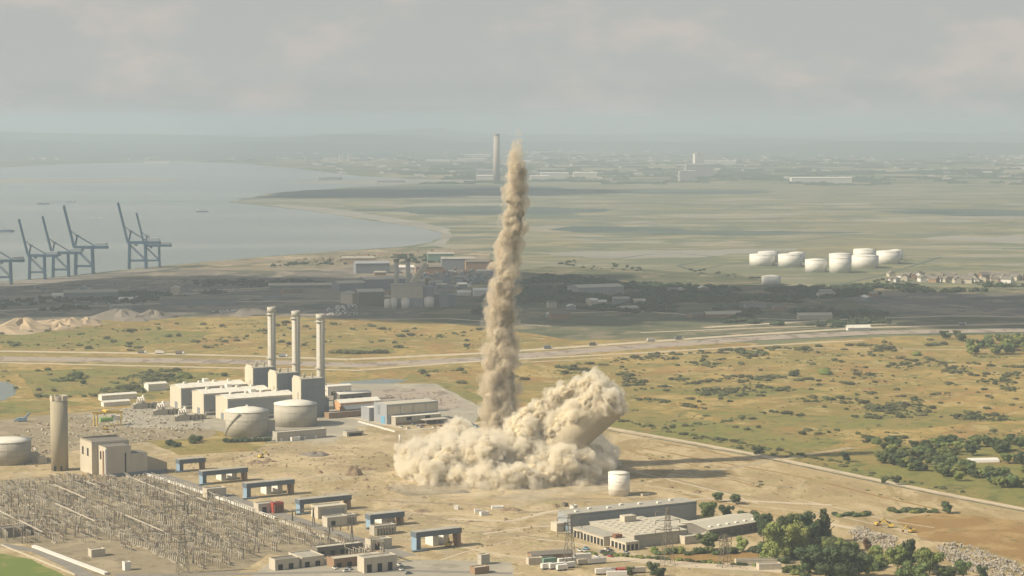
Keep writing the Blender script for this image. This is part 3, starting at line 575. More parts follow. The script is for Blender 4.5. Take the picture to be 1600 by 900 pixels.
for i, (px, sx) in enumerate([((396, 575.5), 424.5), ((433, 584), 462.5), ((471, 593), 501)]):
    p = P(px[0], px[1], 36); t = thing('boiler_house', words3[i] + ' tall grey boiler house at the foot of a stack', 'boiler house', (p.x, p.y, 0), UA, 'boiler houses')
    MB().box(0, 23, 0, 19, 0, 36).build('wall', 'shaded_blue_grey', t)
    MB().prof([(0.2, 0), (18.8, 0), (18.8, 35), (15, 38.5), (4, 38.5), (0.2, 35)], -.6, -.01).build('lit_end_wall', 'cream_wall', t)  # cream only on the sunward end, painting the sunlight that falls there
    opening(t, 'louvre', 'l', 5, 7.5, 4, 24, 'tank_grey', -.6); opening(t, 'louvre', 'l', 11, 13.5, 2, 14, 'tank_grey', -.6)
    MB().box(.8, 22.2, .8, 18.2, 36.004, 36.3).build('roof', 'roof_light', t)
    m = MB()
    for x0 in range(1, 22, 3):
        for y0 in (0.15, 18.7): m.box(x0, x0 + .12, y0, y0 + .12, 36.01, 37.4)
    for y0 in (.15, 18.7): m.box(.2, 22.8, y0, y0 + .1, 37.3, 37.45)
    m.build('railing', 'white_steel', t)
    for (a, b, r_, h_) in ((5, 6, 1.2, 3.2), (9, 12, .8, 4.2), (13, 5, 1.0, 2.6), (17, 13, .7, 3.6)):
        MB().lathe([(r_, 36.3), (r_, 36.3 + h_), (r_ * .7, 36.5 + h_)], 12, a, b).build('roof_vent', 'galvanised', t)
    MB().box(23.01, 29, 3, 16, 0, 17).build('duct', 'dark_cladding', t)
    for zz in (6, 12, 18, 24, 30): MB().box(23.02, 25.2, 0, 3, zz, zz + .3).build('landing', 'galvanised', t)
    m = MB()
    for xx, yy in ((25.1, 0.1), (25.1, 2.9)): m.bar((xx, yy, 0), (xx, yy, 36), .25)
    m.build('stair_frame', 'galvanised', t)
    u = dirv(UA); v = dirv(UA + 90); b = p.to_2d().to_3d() + u * 26.5 + v * 9.5
    x_, y_ = sx, None
    X0 = b.x; Yc = b.y; X0 = XatY(sx, Yc, 60)
    top = [480, 486, 491][i]; hh = zat(top, Yc)
    s = thing('stack', ['leftmost', 'middle', 'rightmost'][i] + ' of three slim white exhaust stacks', 'stack', (X0, Yc, 0), 0, 'exhaust stacks')
    MB().lathe([(4.1, 0), (3.9, 20), (3.8, hh)], 24).build('shaft', 'stack_steel', s, True)
    MB().lathe([(3.82, hh - 5), (4.2, hh - 5), (4.2, hh + .2), (3.5, hh + .2), (3.5, hh - 3)], 24, cap=False).build('collar', 'stack_steel', s, True)
    for fr in (.47, .925):
        MB().lathe([(3.95, hh * fr), (5.4, hh * fr), (5.4, hh * fr + .5), (3.95, hh * fr + .5)], 20, cap=False).build('gantry', 'stack_steel', s)
    MB().box(-.4, .4, -4.6, -3.95, 2, hh - 6).build('ladder', 'galvanised', s)
def tank(name, label, px_front, r, h, rise, wallm, roofm, group=None, stair=False, n=40, cat='tank', loc=None):
    p = P(*px_front) if px_front else Vector(loc); p = Vector((p.x, p.y + (r if px_front else 0), 0))
    t = thing(name, label, cat, p, 0, group)
    MB().lathe([(r, 0), (r, h)], n).build('wall', wallm, t, True)
    MB().lathe([(r + .25, h + .01), (r + .25, h + .35), (r * .5, h + .35 + rise * .62), (.3, h + rise + .35)], n).build('roof', roofm, t, True)
    m = MB()
    for z in (h * .33, h * .66): m.lathe([(r + .01, z), (r + .18, z), (r + .18, z + .25), (r + .01, z + .25)], n, cap=False)
    m.build('stiffener_ring', wallm, t)
    if stair:
        m = MB(); n_ = 26
        for k in range(n_):
            a = R(195 + 62 * k / n_); a2 = R(195 + 62 * (k + 1) / n_); z = h * k / n_; z2 = h * (k + 1) / n_
            m.bar(((r + .7) * math.cos(a), (r + .7) * math.sin(a), z), ((r + .7) * math.cos(a2), (r + .7) * math.sin(a2), z2), .8, .4)
        m.build('stair', 'tank_grey', t)
        MB().box(-1, 1, -1, 1, h + rise, h + rise + 1.4).build('roof_hatch', roofm, t)
    return t
tank('storage_tank', 'grey storage tank with white cone roof and spiral stair, behind the hedge', (382, 685), 18.5, 21.5, 3.4, 'tank_grey', 'white_roof', 'cone roofed water tanks', True)
tank('storage_tank', 'grey cone roofed tank right of its twin, behind the pump house', (458.5, 669), 19, 19.5, 3.4, 'tank_grey', 'white_roof', 'cone roofed water tanks')
t = flat_block('pump_house', 'long low pump house in front of the cone roofed tanks', 'building', (433, 690.5), 7.5, 46, 9, 'tank_grey', 'roof_light')
for a in (3, 14, 25, 35): opening(t, 'door', 'f', a, a + 1.8, 0, 3, 'white_paint')
flat_block('control_hut', 'small pale hut between the two cone roofed tanks', 'hut', (420, 676), 10, 6, 6, 'cream_wall', 'roof_light')
flat_block('valve_cabinet', 'small white cabinet in front of the pump house', 'cabinet', (456, 690), 3, 8, 3, 'white_paint', 'roof_light')
# step-up transformers left of the halls
for i, px in enumerate([(212, 640), (243, 650), (277, 659)]):
    p = P(*px); t = thing('transformer', words3[i] + ' of three transformers with white curved bushings left of the halls', 'transformer', (p.x, p.y, 0), UA, 'station transformers')
    MB().box(0, 12, 0, 7, 0, 5.5).build('tank', 'tank_grey', t)
    for k in range(6): MB().box(-2.2, -.1, .4 + k * 1.1, 1.1 + k * 1.1, .6, 4.6).build('radiator', 'galvanised', t)
    MB().lathe([(1.4, 5.6), (1.4, 12), (.9, 12.8)], 14, 9, 3.5).build('conservator', 'white_steel', t, True)
    for k in range(3):
        m = MB(); pts = [(2.5 + k * 2.2, 2, 5.5), (2.5 + k * 2.2, 1.6, 9), (2.5 + k * 2.2, 0, 11), (2.5 + k * 2.2, -2.5, 11.2), (2.5 + k * 2.2, -4.5, 8.5)]
        for a, b in zip(pts, pts[1:]): m.bar(a, b, 1.0, n=8)
        m.build('bushing', 'white_steel', t)
    m = MB()
    for k in range(4): m.box(14 + k * 4, 16.6 + k * 4, 1, 6, 0, 4 + (k * 1.7) % 2.2); m.bar((13, 2 + k, 4.5), (30, 3 + k * .6, 4.5), .5)
    m.build('pipe_rack', 'galvanised', t)
for px, L, W, h, nm in [((159, 627), 36, 9, 5, 'long white shed with a bright roof left of the halls, nearer the stacks'), ((162, 636), 26, 7, 4, 'shorter white shed in front of the long white shed'), ((232, 612), 20, 12, 7, 'white shed tucked behind the farthest turbine hall')]:
    gable_hall('shed', nm, 'shed', px, h, L, W, 1.2, 'white_steel', 'white_roof')
t = thing('gantry_crane', 'yellow steel gantry with green tank left of the turbine halls', 'gantry', P(152, 668), UA)
for x_ in (0, 22):
    for y_ in (0, 8): MB().bar((x_, y_, 0), (x_, y_, 12), .9).build('leg', 'yellow_steel', t)
for y_ in (0, 8): MB().bar((-2, y_, 12.3), (24, y_, 12.3), 1, 1.4).build('beam', 'yellow_steel', t)
MB().box(8, 12, -.5, 8.5, 13.1, 14.6).build('trolley', 'yellow_steel', t)
m = MB().lathe([(2.2, 0), (2.2, 12)], 14); m.v = [(4 + z * 1.0, y + 4, x + 6) for x, y, z in m.v]; m.build('vessel', 'green_steel', t)
MB().box(16, 23, 1, 7, 5, 9).build('skid', 'white_roof', t)
t = thing('blue_machine', 'small bright blue crusher standing left of the concrete silo', 'machine', P(28, 660), 15)
MB().box(0, 8, 0, 4, 1, 4).build('body', 'sky_blue_steel', t); MB().bar((6, 2, 3.5), (11, 2, 8), 1.6).build('conveyor', 'sky_blue_steel', t); MB().bar((2, 2, 4), (-3, 2, 1), 1.4).build('feeder', 'sky_blue_steel', t)
MB().box(.5, 7.5, .2, 3.8, 0, .99).build('track_frame', 'rubber', t)
# sheds and warehouse to the right of the stacks
t = flat_block('warehouse', 'pale grey two tier warehouse with a cyan door right of the stacks', 'warehouse', (604.5, 664), 17.5, 52, 25, 'grey_cladding', 'roof_light')
opening(t, 'door', 'l', 4, 11, 0, 7, 'blue_paint'); opening(t, 'window', 'l', 13, 18, 8, 16, 'dark_cladding')
for k in range(4): opening(t, 'wall_panel', 'f', 1 + k * 13, 13 + k * 13, 9, 16.6, 'pale_concrete', 0, .12)
MB().box(4, 50, -9, -.3, 0, 7.6).build('annex', 'tank_grey', t); MB().box(3.5, 50.5, -9.5, -.32, 7.61, 8.0).build('annex_roof', 'white_roof', t)
for a in (15, 34): opening(t, 'window', 'f', a, a + 5, 4.2, 7, 'dark_opening', -9)
MB().box(4.5, 49.5, -9.12, -9.005, 0, 2.4).build('brick_plinth', 'brick_brown', t)
MB().box(28, 52, -20, -9.6, 4.2, 4.7).build('canopy', 'roof_light', t)
for a in (29, 40, 51): MB().box(a, a + .5, -19.5, -19, 0, 4.19).build('post', 'galvanised', t)
flat_block('office', 'pale blue grey office block left of the two tier warehouse', 'building', (577, 659), 12, 20, 16, 'grey_cladding', 'white_roof')
for i, (px, h, L, W, rise, wm, nm) in enumerate([((532, 642), 7, 42, 15, 2.5, 'orange_render', 'shed with orange end wall and white roof behind the pump yard'), ((541, 650), 6, 30, 13, 2.5, 'orange_render', 'low orange walled shed in front of its larger twin'), ((531, 628), 7, 34, 14, 1.5, 'roof_dark', 'dark sided shed with a white roof beside the rightmost stack'), ((512, 619), 9, 26, 10, 1, 'white_steel', 'bright white shed close behind the rightmost stack')]):
    t = gable_hall('shed', nm, 'shed', px, h, L, W, rise, wm, 'white_roof')
    for k in range(3): opening(t, 'door', 'f', 4 + k * 8, 8 + k * 8, 0, 4, 'dark_opening')
flat_block('low_wall_block', 'long low dark brick block in front of the orange sheds', 'building', (514, 655), 5, 46, 10, 'brick_brown', 'roof_grey')

# ================================================================== SILO, RUINED BOILER BLOCK, LEFT TANK
p = P(91, 737); t = thing('concrete_silo', 'tall round concrete silo tower with a notched top beside the switchyard', 'silo', (p.x, p.y + 6, 0))
MB().lathe([(6.6, 0), (6.6, 54.5)], 40).build('shaft', 'concrete', t, True)
for a0, a1 in ((150, 235), (255, 300), (310, 395), (45, 130)):
    m = MB(); n_ = 10
    A = [R(a0 + (a1 - a0) * k / n_) for k in range(n_ + 1)]
    m.prism([(6.75 * math.cos(a), 6.75 * math.sin(a)) for a in A] + [(5.9 * math.cos(a), 5.9 * math.sin(a)) for a in A[::-1]], 54.51, 58.4); m.build('parapet', 'pale_concrete', t)
opening(t, 'door', 'f', -3.2, -1.4, 0, 4.2, 'dark_opening', -6.2, .5); opening(t, 'door', 'f', 1.8, 3.2, 0, 4.2, 'dark_opening', -6.0, .5)
t = thing('ruined_building', 'roofless ruined concrete block with tall window slots beside the silo', 'ruin', P(144, 743), UA)
MB().box(0, 30, 0, 26, 0, 25).build('wall', 'pale_concrete', t); MB().box(.5, 29.5, 0.5, 25.5, 25.004, 25.3).build('roof', 'roof_dark', t)
m = MB(); m.box(-.1, .5, -.1, 26.1, 25.31, 26.2); m.box(.51, 30.1, 25.4, 26.1, 25.31, 26.2); m.build('coping', 'concrete', t)
for a in (7, 18): opening(t, 'window', 'l', a, a + 3, 14, 20, 'dark_opening')
MB().box(5, 25, -17, -.02, 0, 23).build('wall', 'pale_concrete', t); MB().box(5.4, 24.6, -16.6, -.4, 23.004, 23.4).build('roof', 'roof_dark', t)
opening(t, 'window', 'l', -7, -4.4, 13, 19, 'dark_opening', 5); MB().box(4.3, 4.98, -13, -10.4, 0, 20).build('recess', 'brick_brown', t); MB().box(4.2, 5.6, -17.3, -16, 0, 22).build('buttress', 'white_paint', t)
MB().box(25.02, 38, -17, -2, 0, 17).build('wall', 'pale_concrete', t); MB().box(25.4, 37.6, -16.6, -2.4, 17.004, 17.3).build('roof', 'roof_dark', t)
m = MB(); m.add([(38.02, -17, 0), (54, -17, 0), (54, -17, 8), (46, -17, 11.5), (38.02, -17, 13.5), (38.02, -4, 0), (54, -4, 0), (54, -4, 8), (46, -4, 11.5), (38.02, -4, 13.5)], [(0, 1, 2, 3, 4), (9, 8, 7, 6, 5), (1, 6, 7, 2), (2, 7, 8, 3), (3, 8, 9, 4), (0, 4, 9, 5)]); m.build('broken_wall', 'concrete', t)
MB().box(20, 20.9, -17.35, -17.01, 2, 18).build('downpipe', 'dark_opening', t); MB().box(6, 54, -17.25, -17.012, 0, 3).build('plinth', 'dark_cladding', t)
tank('storage_tank', 'wide grey tank with bright flat roof cut by the photo edge beside the silo', (2, 729), 19, 18, 1.6, 'tank_grey', 'white_roof')
for px, h, L, W, nm in [((47, 722), 6, 8, 6, 'small pale hut between the wide tank and the silo'), ((62, 726), 5, 6, 6, 'small white round roofed hut at the silo foot')]:
    flat_block('hut', nm, 'hut', px, h, L, W, 'pale_concrete', 'roof_light')

# ================================================================== SWITCHYARD: portals, bays, switchgear
plist = [((281, 738), 21, 9.5), ((317, 758), 36, 10), ((386, 780), 37, 11), ((469, 804), 39, 10), ((579, 826), 25, 9), ((651, 862), 32, 12)]
ordw = ['first', 'second', 'third', 'fourth', 'fifth', 'sixth']
for i, (px, L, h) in enumerate(plist):
    p = P(*px); t = thing('portal_frame', ordw[i] + ' blue steel portal counted from the ruined block along the switchyard', 'portal frame', (p.x, p.y, 0), UA, 'blue portals along the switchyard')
    MB().box(0, 3, 0, 7, 0, h - 3.2).build('leg', 'blue_portal', t); MB().box(L - 2.4, L, 0, 7, 0, h - 3.2).build('leg', 'brick_brown', t)
    MB().box(-.4, L + .5, -.3, 7.3, h - 3.19, h).build('beam', 'blue_portal', t); MB().box(-.3, L + .4, -.1, 7.1, h + .004, h + .3).build('cap', 'roof_grey', t)
    MB().box(-.06, -.01, .2, 6.8, 0.3, h - 3.3).build('lit_side_face', 'sky_blue_steel', t)  # lighter blue on the sunward leg face, sunlight put into the colour
    MB().box(-4, 7, -3, -.4, 0, 1.2).build('footing', 'blue_portal', t)
    u, v = dirv(UA), dirv(UA + 90)
    if i in (1, 2, 4, 5):
        for k, (a, w) in enumerate(((L * .52, 4), (L * .76, 4))):
            q = p + u * a + v * 9
            b = thing('blast_wall', ('left' if k == 0 else 'right') + ' white blast wall showing under the ' + ordw[i] + ' blue portal', 'wall', (q.x, q.y, 0), UA, 'white blast walls')
            MB().box(0, w, 0, 10, 0, h * .62).build('slab', 'white_paint', b); MB().box(-.15, w + .15, -.15, 10.15, h * .62 + .004, h * .62 + .4).build('coping', 'pale_concrete', b)
    if i in (2, 3, 4, 5):
        q = p - u * 24 + v * 16
        b = flat_block('cable_house', 'white cable house with a slab roof behind the ' + ordw[i] + ' blue portal', 'building', (800, 800), 6.5, 15, 8, 'pale_concrete', 'roof_grey', group='cable houses'); b.location = (q.x, q.y, 0)
        opening(b, 'door', 'f', 3, 6, 0, 4.5, 'dark_opening')
t = flat_block('transformer_house', 'cream box building under the fourth blue portal', 'building', (497, 812), 8, 22, 11, 'pale_concrete', 'roof_light')
opening(t, 'louvre', 'f', 2, 20, .4, 6.5, 'grey_cladding')
t = flat_block('transformer', 'red painted transformer below the third blue portal', 'transformer', (427, 803), 7, 8, 5, 'red_paint', 'rust')
for k in range(4): MB().box(.5 + k * 1.9, 1.6 + k * 1.9, -.9, -.01, .5, 6).build('radiator', 'rust', t)
for i, px in enumerate([(585, 838), (524, 822)]):
    t = flat_block('transformer', ['ribbed grey transformer standing before the fifth blue portal', 'ribbed grey transformer just right of the cream transformer house'][i], 'transformer', px, 6, 16, 7, 'tank_grey', 'galvanised')
    for k in range(7): MB().box(.8 + k * 2.1, 1.9 + k * 2.1, -1.2, -.01, .5, 5.5).build('radiator', 'galvanised', t)
# switchgear kinds
def gear(name, label, cat, grp, kind):
    t = thing(name, label, cat, (0, 0, 0), 0, grp); m = MB()
    if kind == 0:                                # disconnector: three posts with arms
        for k in range(3):
            m.box(k * 3.2 - .3, k * 3.2 + .3, -.3, .3, 0, 3.2)
        m.box(-.8, 7.2, -.5, .5, 3.2, 3.6); m.build('support', 'galvanised', t)
        for k in range(3): MB().lathe([(.28, 3.6), (.42, 4.2), (.26, 4.8), (.42, 5.4), (.26, 6.0), (.2, 6.8)], 6, k * 3.2, 0).build('insulator', 'porcelain_brown', t)
        for k in range(3): MB().bar((k * 3.2, -2.0, 7.6), (k * 3.2, 1.2, 6.8), .28).build('contact_arm', 'galvanised', t)
    elif kind == 1:                              # circuit breaker: tall arched poles
        m.box(-.8, 7.2, -.5, .5, 0, 1.0); m.build('support', 'galvanised', t)
        for k in range(3):
            q = MB(); pts = [(k * 3.2, .5, 1.4), (k * 3.2, .9, 4.5), (k * 3.2, .5, 7.2), (k * 3.2, -.8, 8.6), (k * 3.2, -1.8, 8.2)]
            for a, b in zip(pts, pts[1:]): q.bar(a, b, .62, n=6)
            q.build('pole', 'porcelain_grey', t)
    elif kind == 2:                              # busbar support
        for k in range(3): MB().bar((k * 3.2, 0, 0), (k * 3.2, 0, 5.4), .42).build('post', 'galvanised', t)
        for k in range(3): MB().lathe([(.3, 5.4), (.4, 6.2), (.28, 7), (.4, 7.8), (.22, 8.6)], 6, k * 3.2, 0).build('insulator', 'porcelain_grey', t)
        MB().bar((-1.6, 0, 8.75), (8, 0, 8.75), .26).build('busbar', 'galvanised', t)
    else:                                        # line gantry
        for k in (0, 16): MB().bar((k - 1, 0, 0), (k, 0, 13), .55).bar((k + 1, 0, 0), (k, 0, 13), .55).build('leg', 'lattice_grey', t)
        q = MB(); q.bar((-1, -.5, 13), (17, -.5, 13), .3); q.bar((-1, .5, 13), (17, .5, 13), .3); q.bar((-1, 0, 14), (17, 0, 14), .3)
        for k in range(9): q.bar((-1 + k * 2, -.5, 13), (k * 2, 0, 14), .18); q.bar((k * 2, 0, 14), (1 + k * 2, .5, 13), .18)
        q.build('beam', 'lattice_grey', t)
        for k in (2.5, 8, 13.5): MB().lathe([(.2, 9.4), (.4, 10), (.4, 12), (.2, 12.8)], 6, k, 0).build('insulator', 'porcelain_brown', t)
    return t
protos = [gear('disconnector', 'grey disconnector with brown insulators and angled arms, in the switchyard rows', 'disconnector', 'disconnectors in the switchyard', 0),
          gear('circuit_breaker', 'arched pale circuit breaker poles on a low plinth, in the switchyard rows', 'circuit breaker', 'circuit breakers in the switchyard', 1),
          gear('busbar_support', 'three slim posts carrying a level busbar in the switchyard rows', 'busbar support', 'busbar supports in the switchyard', 2),
          gear('line_gantry', 'wide lattice gantry standing above the switchyard rows', 'gantry', 'line gantries in the switchyard', 3)]
used = [False] * 4
def inpoly(x, y, poly):
    c = False; n = len(poly)
    for i in range(n):
        (x1, y1), (x2, y2) = poly[i], poly[(i + 1) % n]
        if (y1 > y) != (y2 > y) and x < (x2 - x1) * (y - y1) / (y2 - y1) + x1: c = not c
    return c
yard = [tuple(XY(*q)) for q in [(-10, 762), (100, 752), (240, 752), (300, 775), (420, 815), (540, 855), (600, 876), (580, 884), (500, 862), (440, 852), (430, 862), (390, 868), (340, 893), (250, 880), (230, 868), (150, 845), (100, 850), (-20, 846)]]
u, v = dirv(UA), dirv(UA - 90); o0 = P(250, 750)
cnt = [0] * 4
for i in range(-25, 3):
    for j in range(-16, 46):
        q = o0 + u * (i * 8.4 + (j % 3) * .4) + v * (j * 9.6 + (i % 2) * 3)
        if not inpoly(q.x, q.y, yard): continue
        k = [0, 2, 1, 0, 2][(i + 30) % 5] if rd.random() < .7 else rd.choice([0, 1, 2, 1])
        if rd.random() < .1: continue
        q = q + u * rd.uniform(-1.5, 1.5) + v * rd.uniform(-1.5, 1.5)
        if (i % 4 == 0) and (j % 6 == 0): k = 3
        if cnt[k] >= 290: continue
        cnt[k] += 1
        if not used[k]: used[k] = True; protos[k].location = q; protos[k].rotation_euler = (0, 0, R(UA - 90)); o = protos[k]
        else: o = dup(protos[k], q, UA - 90 + rd.uniform(-4, 4) + (90 if rd.random() < .12 else 0))
        s_ = rd.uniform(.55, 1.05); o.scale = (1, 1, s_)
for k in range(13):                             # long tubular busbars over the rows
    i, j0, n_ = rd.randint(-20, 0), rd.randint(-8, 16), rd.randint(6, 13); pts_ = [o0 + u * (i * 8.4 + 3) + v * (j * 9.6) for j in range(j0, j0 + n_)]; pts_ = [q for q in pts_ if inpoly(q.x, q.y, yard)]
    if len(pts_) < 4: continue
    t = thing('busbar_tube', 'long pale tubular busbar on short posts over the switchyard rows', 'busbar', pts_[0], 0, 'tubular busbars'); e = pts_[-1] - pts_[0]
    MB().bar((0, 0, 7.2), (e.x, e.y, 7.2), .55, n=6).build('tube', 'porcelain_grey', t)
    for q in pts_[::2]: d_ = q - pts_[0]; MB().bar((d_.x, d_.y, 0), (d_.x, d_.y, 6.9), .4).build('post', 'galvanised', t)
def wall_line(name, label, cat, pts, w, h, m, capm=None):
    ps = [P(*q) for q in pts]; t = thing(name, label, cat, ps[0]); b = MB(); c = MB()
    for a, e in zip(ps, ps[1:]):
        b.bar(a - ps[0] + Vector((0, 0, h / 2)), e - ps[0] + Vector((0, 0, h / 2)), w, h); c.bar(a - ps[0] + Vector((0, 0, h + .1)), e - ps[0] + Vector((0, 0, h + .1)), w * 1.3, .18)
    b.build('wall', m, t); c.build('coping', capm or m, t); return t
wall_line('cable_duct', 'long white cable duct running beside the blue portals', 'duct', [(226, 742), (300, 766), (352, 784), (430, 812)], 1.6, 1.6, 'white_paint')
wall_line('cable_duct', 'white cable duct continuing past the cream transformer house', 'duct', [(438, 816), (520, 845), (600, 872)], 1.6, 1.5, 'pale_concrete')
wall_line('cable_duct', 'thick white duct beside the small box hut at the yard corner', 'duct', [(52, 856), (110, 878), (166, 899)], 2.2, 1.6, 'white_paint')
wall_line('kerb_wall', 'thin pale kerb wall bordering the green lawn', 'wall', [(2, 853), (60, 876), (118, 900)], .9, .8, 'pale_concrete')
flat_block('relay_hut', 'small pale box hut standing alone in the switchyard corner', 'hut', (143, 872), 4.5, 9, 6, 'pale_concrete', 'roof_light')
flat_block('relay_hut', 'tiny white hut beside the switchyard edge road', 'hut', (195, 893), 5, 4, 4, 'white_paint', 'roof_light')
flat_block('relay_hut', 'dark slatted cooler bank at the left edge of the switchyard', 'cooler', (0, 842), 6, 22, 9, 'lattice_grey', 'roof_dark')
for px, h, L, W, wm, rm, nm in [((430, 893), 6.5, 16, 9, 'pale_concrete', 'roof_dark', 'white walled yard building with a stepped parapet at the bottom edge'), ((472, 888), 6, 15, 19, 'pale_concrete', 'roof_grey', 'cream flat roofed building with a long side wall at the bottom edge'),
                                ((496, 872), 6, 32, 8, 'roof_dark', 'roof_light', 'long dark fronted building behind the cream one'), ((522, 889), 5.5, 34, 10, 'brick_brown', 'roof_light', 'low open fronted store with a pale roof'), ((569, 897), 9, 22, 9, 'pale_concrete', 'roof_grey', 'tall cream box building at the end of the duct'),
                                ((752, 884), 6, 6, 5, 'tank_grey', 'roof_light', 'grey cube kiosk standing on the bare earth'), ((742, 899), 4, 10, 6, 'brick_brown', 'roof_light', 'brown hut at the bottom edge below the kiosk')]:
    t = flat_block('yard_building', nm, 'building', px, h, L, W, wm, rm)
    if L > 14:
        for k in range(int(L / 7)): opening(t, 'door', 'f', 2 + k * 7, 5 + k * 7, 0, h * .6, 'dark_opening')
tank('white_tank', 'lone white cylindrical tank beside the right end of the dust', (968, 777), 7.7, 16.5, .8, 'white_steel', 'white_roof')
flat_block('tank_bund', 'low pale bund wall right of the lone white tank', 'wall', (1004, 776), 1.2, 6, 3, 'pale_concrete', 'roof_light')
MBp = P(625, 693); t = thing('white_post', 'short white upright cylinder standing on the bare earth', 'post', MBp); MB().lathe([(1.1, 0), (1.1, 7), (.8, 7.4)], 14).build('cylinder', 'white_paint', t, True); MB().box(-1.6, 1.6, -1.6, 1.6, 0, .5).build('base', 'pale_concrete', t)
wall_line('pale_wall', 'low pale wall left of the white upright cylinder', 'wall', [(560, 660), (590, 668), (618, 676)], 1.4, 1.2, 'white_paint')
t = flat_block('shelter', 'open sided flat shelter on the earth below the stacks', 'shelter', (542, 683), 4, 16, 8, 'tank_grey', 'roof_grey'); opening(t, 'opening', 'f', 2, 14, 0, 3, 'dark_opening')

# ================================================================== LONG WAREHOUSE GROUP ON THE RIGHT
t = thing('long_warehouse', 'very long grey warehouse with a flat roof below the white tank', 'warehouse', P(892, 834), 29.3)
MB().box(0, 99, 0, 17, 0, 12.5).build('wall', 'grey_cladding', t); MB().box(-.3, 99.3, -.3, 17.3, 12.504, 13.1).build('roof', 'roof_grey', t)
MB().box(0, 99, -.15, -.004, 11.4, 12.45).build('fascia', 'dark_cladding', t)
opening(t, 'loading_door', 'l', 3, 8, 0, 6.5, 'dark_opening', 0, .15); opening(t, 'door_leaf', 'l', 3.4, 6.2, 0, 5, 'sky_blue_steel', -.15, .15)
for k in range(7): MB().box(6 + k * 13, 8.4 + k * 13, 4 + (k * 5) % 8, 6 + (k * 5) % 8, 13.104, 14.2).build('roof_vent', 'white_paint', t)
MB().box(-6, -.02, 8, 16, 0, 6).build('lean_to', 'pale_concrete', t)
t = thing('low_factory', 'low factory with rows of skylights on its pale roof', 'factory', P(991, 857), 29.3)
MB().box(0, 40, 0, 54, 0, 8).build('wall', 'tank_grey', t); MB().box(-.4, 40.4, -.4, 54.4, 8.004, 8.5).build('roof', 'roof_light', t)
for a in range(6):
    for b in range(8): MB().box(3 + a * 6.2, 6 + a * 6.2, 4 + b * 6.2, 6.4 + b * 6.2, 8.504, 8.75).build('skylight', 'pale_concrete', t)
MB().box(18, 27, 40, 46, 8.51, 12.5).build('plant_room', 'pale_concrete', t)
MB().box(40.02, 62, 20, 54, 0, 6.6).build('wing', 'tank_grey', t); MB().box(40.03, 62.3, 19.7, 54.3, 6.604, 7.1).build('wing_roof', 'roof_light', t)
MB().box(-14, -.02, 14, 52, 0, 6).build('side_bay', 'pale_concrete', t); MB().box(-14.3, -.41, 13.7, 52.3, 6.004, 6.5).build('side_bay_roof', 'roof_grey', t)
for k in range(9): opening(t, 'bay_door', 'l', 15 + k * 4.1, 17.6 + k * 4.1, 0, 4.6, 'dark_opening', -14, .2)
MB().box(-10, -.03, -6, 13, 0, 5.5).build('porch', 'cream_wall', t); MB().box(-10.3, -.42, -6.3, 13.3, 5.504, 5.9).build('porch_roof', 'roof_light', t)
for k in range(4): opening(t, 'bay_door', 'l', -5 + k * 4.4, -2.2 + k * 4.4, 0, 4.2, 'dark_opening', -10, .2)
for k in range(3): opening(t, 'bay_door', 'f', -9 + k * 3, -7.2 + k * 3, 0, 4.2, 'dark_opening', -6, .2)
MB().box(-9, -4, 8, 12, 5.91, 8.2).build('red_store', 'rust', t)
t = gable_hall('annex_hall', 'dark sided hall with a pale double roof among the trees', 'hall', (1108, 844), 6.5, 52, 30, 2.5, 'roof_dark', 'roof_light', ang=40)
for k in range(6): MB().box(4 + k * 8, 6 + k * 8, 3, 5, 7.2, 8.2).build('skylight', 'white_paint', t)
for k in range(5): opening(t, 'window', 'f', 3 + k * 10, 9 + k * 10, 1.5, 4.5, 'window_glass')
flat_block('link_block', 'low pale link between the factory and the dark sided hall', 'building', (1070, 852), 5, 22, 8, 'pale_concrete', 'roof_light')
# ================================================================== pylons
def pylon(px, h, label, arm=8.0):
    p = P(*px); t = thing('pylon', label, 'pylon', (p.x, p.y, 0), 20, 'lattice pylons'); m = MB(); w0, w1 = 3.6, .7
    n = 8; lv = [(k / n, w0 + (w1 - w0) * (k / n) ** .8) for k in range(n + 1)]
    for (t0, a), (t1, b) in zip(lv, lv[1:]):
        z0, z1 = h * t0, h * t1; c0 = [(-a, -a, z0), (a, -a, z0), (a, a, z0), (-a, a, z0)]; c1 = [(-b, -b, z1), (b, -b, z1), (b, b, z1), (-b, b, z1)]
        for k in range(4): m.bar(c0[k], c1[k], .26); m.bar(c0[k], c1[(k + 1) % 4], .13); m.bar(c0[(k + 1) % 4], c1[k], .13)
    m.build('tower', 'lattice_grey', t)
    for zf in (.62, .77, .92):
        q = MB(); z = h * zf
        for s in (-1, 1): q.bar((0, -.6, z), (s * arm, 0, z + .4), .26); q.bar((0, .6, z), (s * arm, 0, z + .4), .26); q.bar((0, 0, z + 2.2), (s * arm, 0, z + .4), .22)
        q.build('cross_arm', 'lattice_grey', t)
        for s in (-1, 1): MB().lathe([(.14, z - 2), (.3, z - 1.4), (.3, z - .3), (.14, z + .3)], 6, s * arm, 0).build('insulator', 'porcelain_brown', t)
    return t
pylon((890, 884), 32, 'lattice pylon among the parked trailers')
pylon((1043, 884), 36, 'lattice pylon in front of the low factory')
pylon((286, 897), 31, 'lattice pylon rising out of the switchyard at the bottom edge')
pylon((1133, 886), 20, 'shortest lattice pylon, right of the factory', 4)

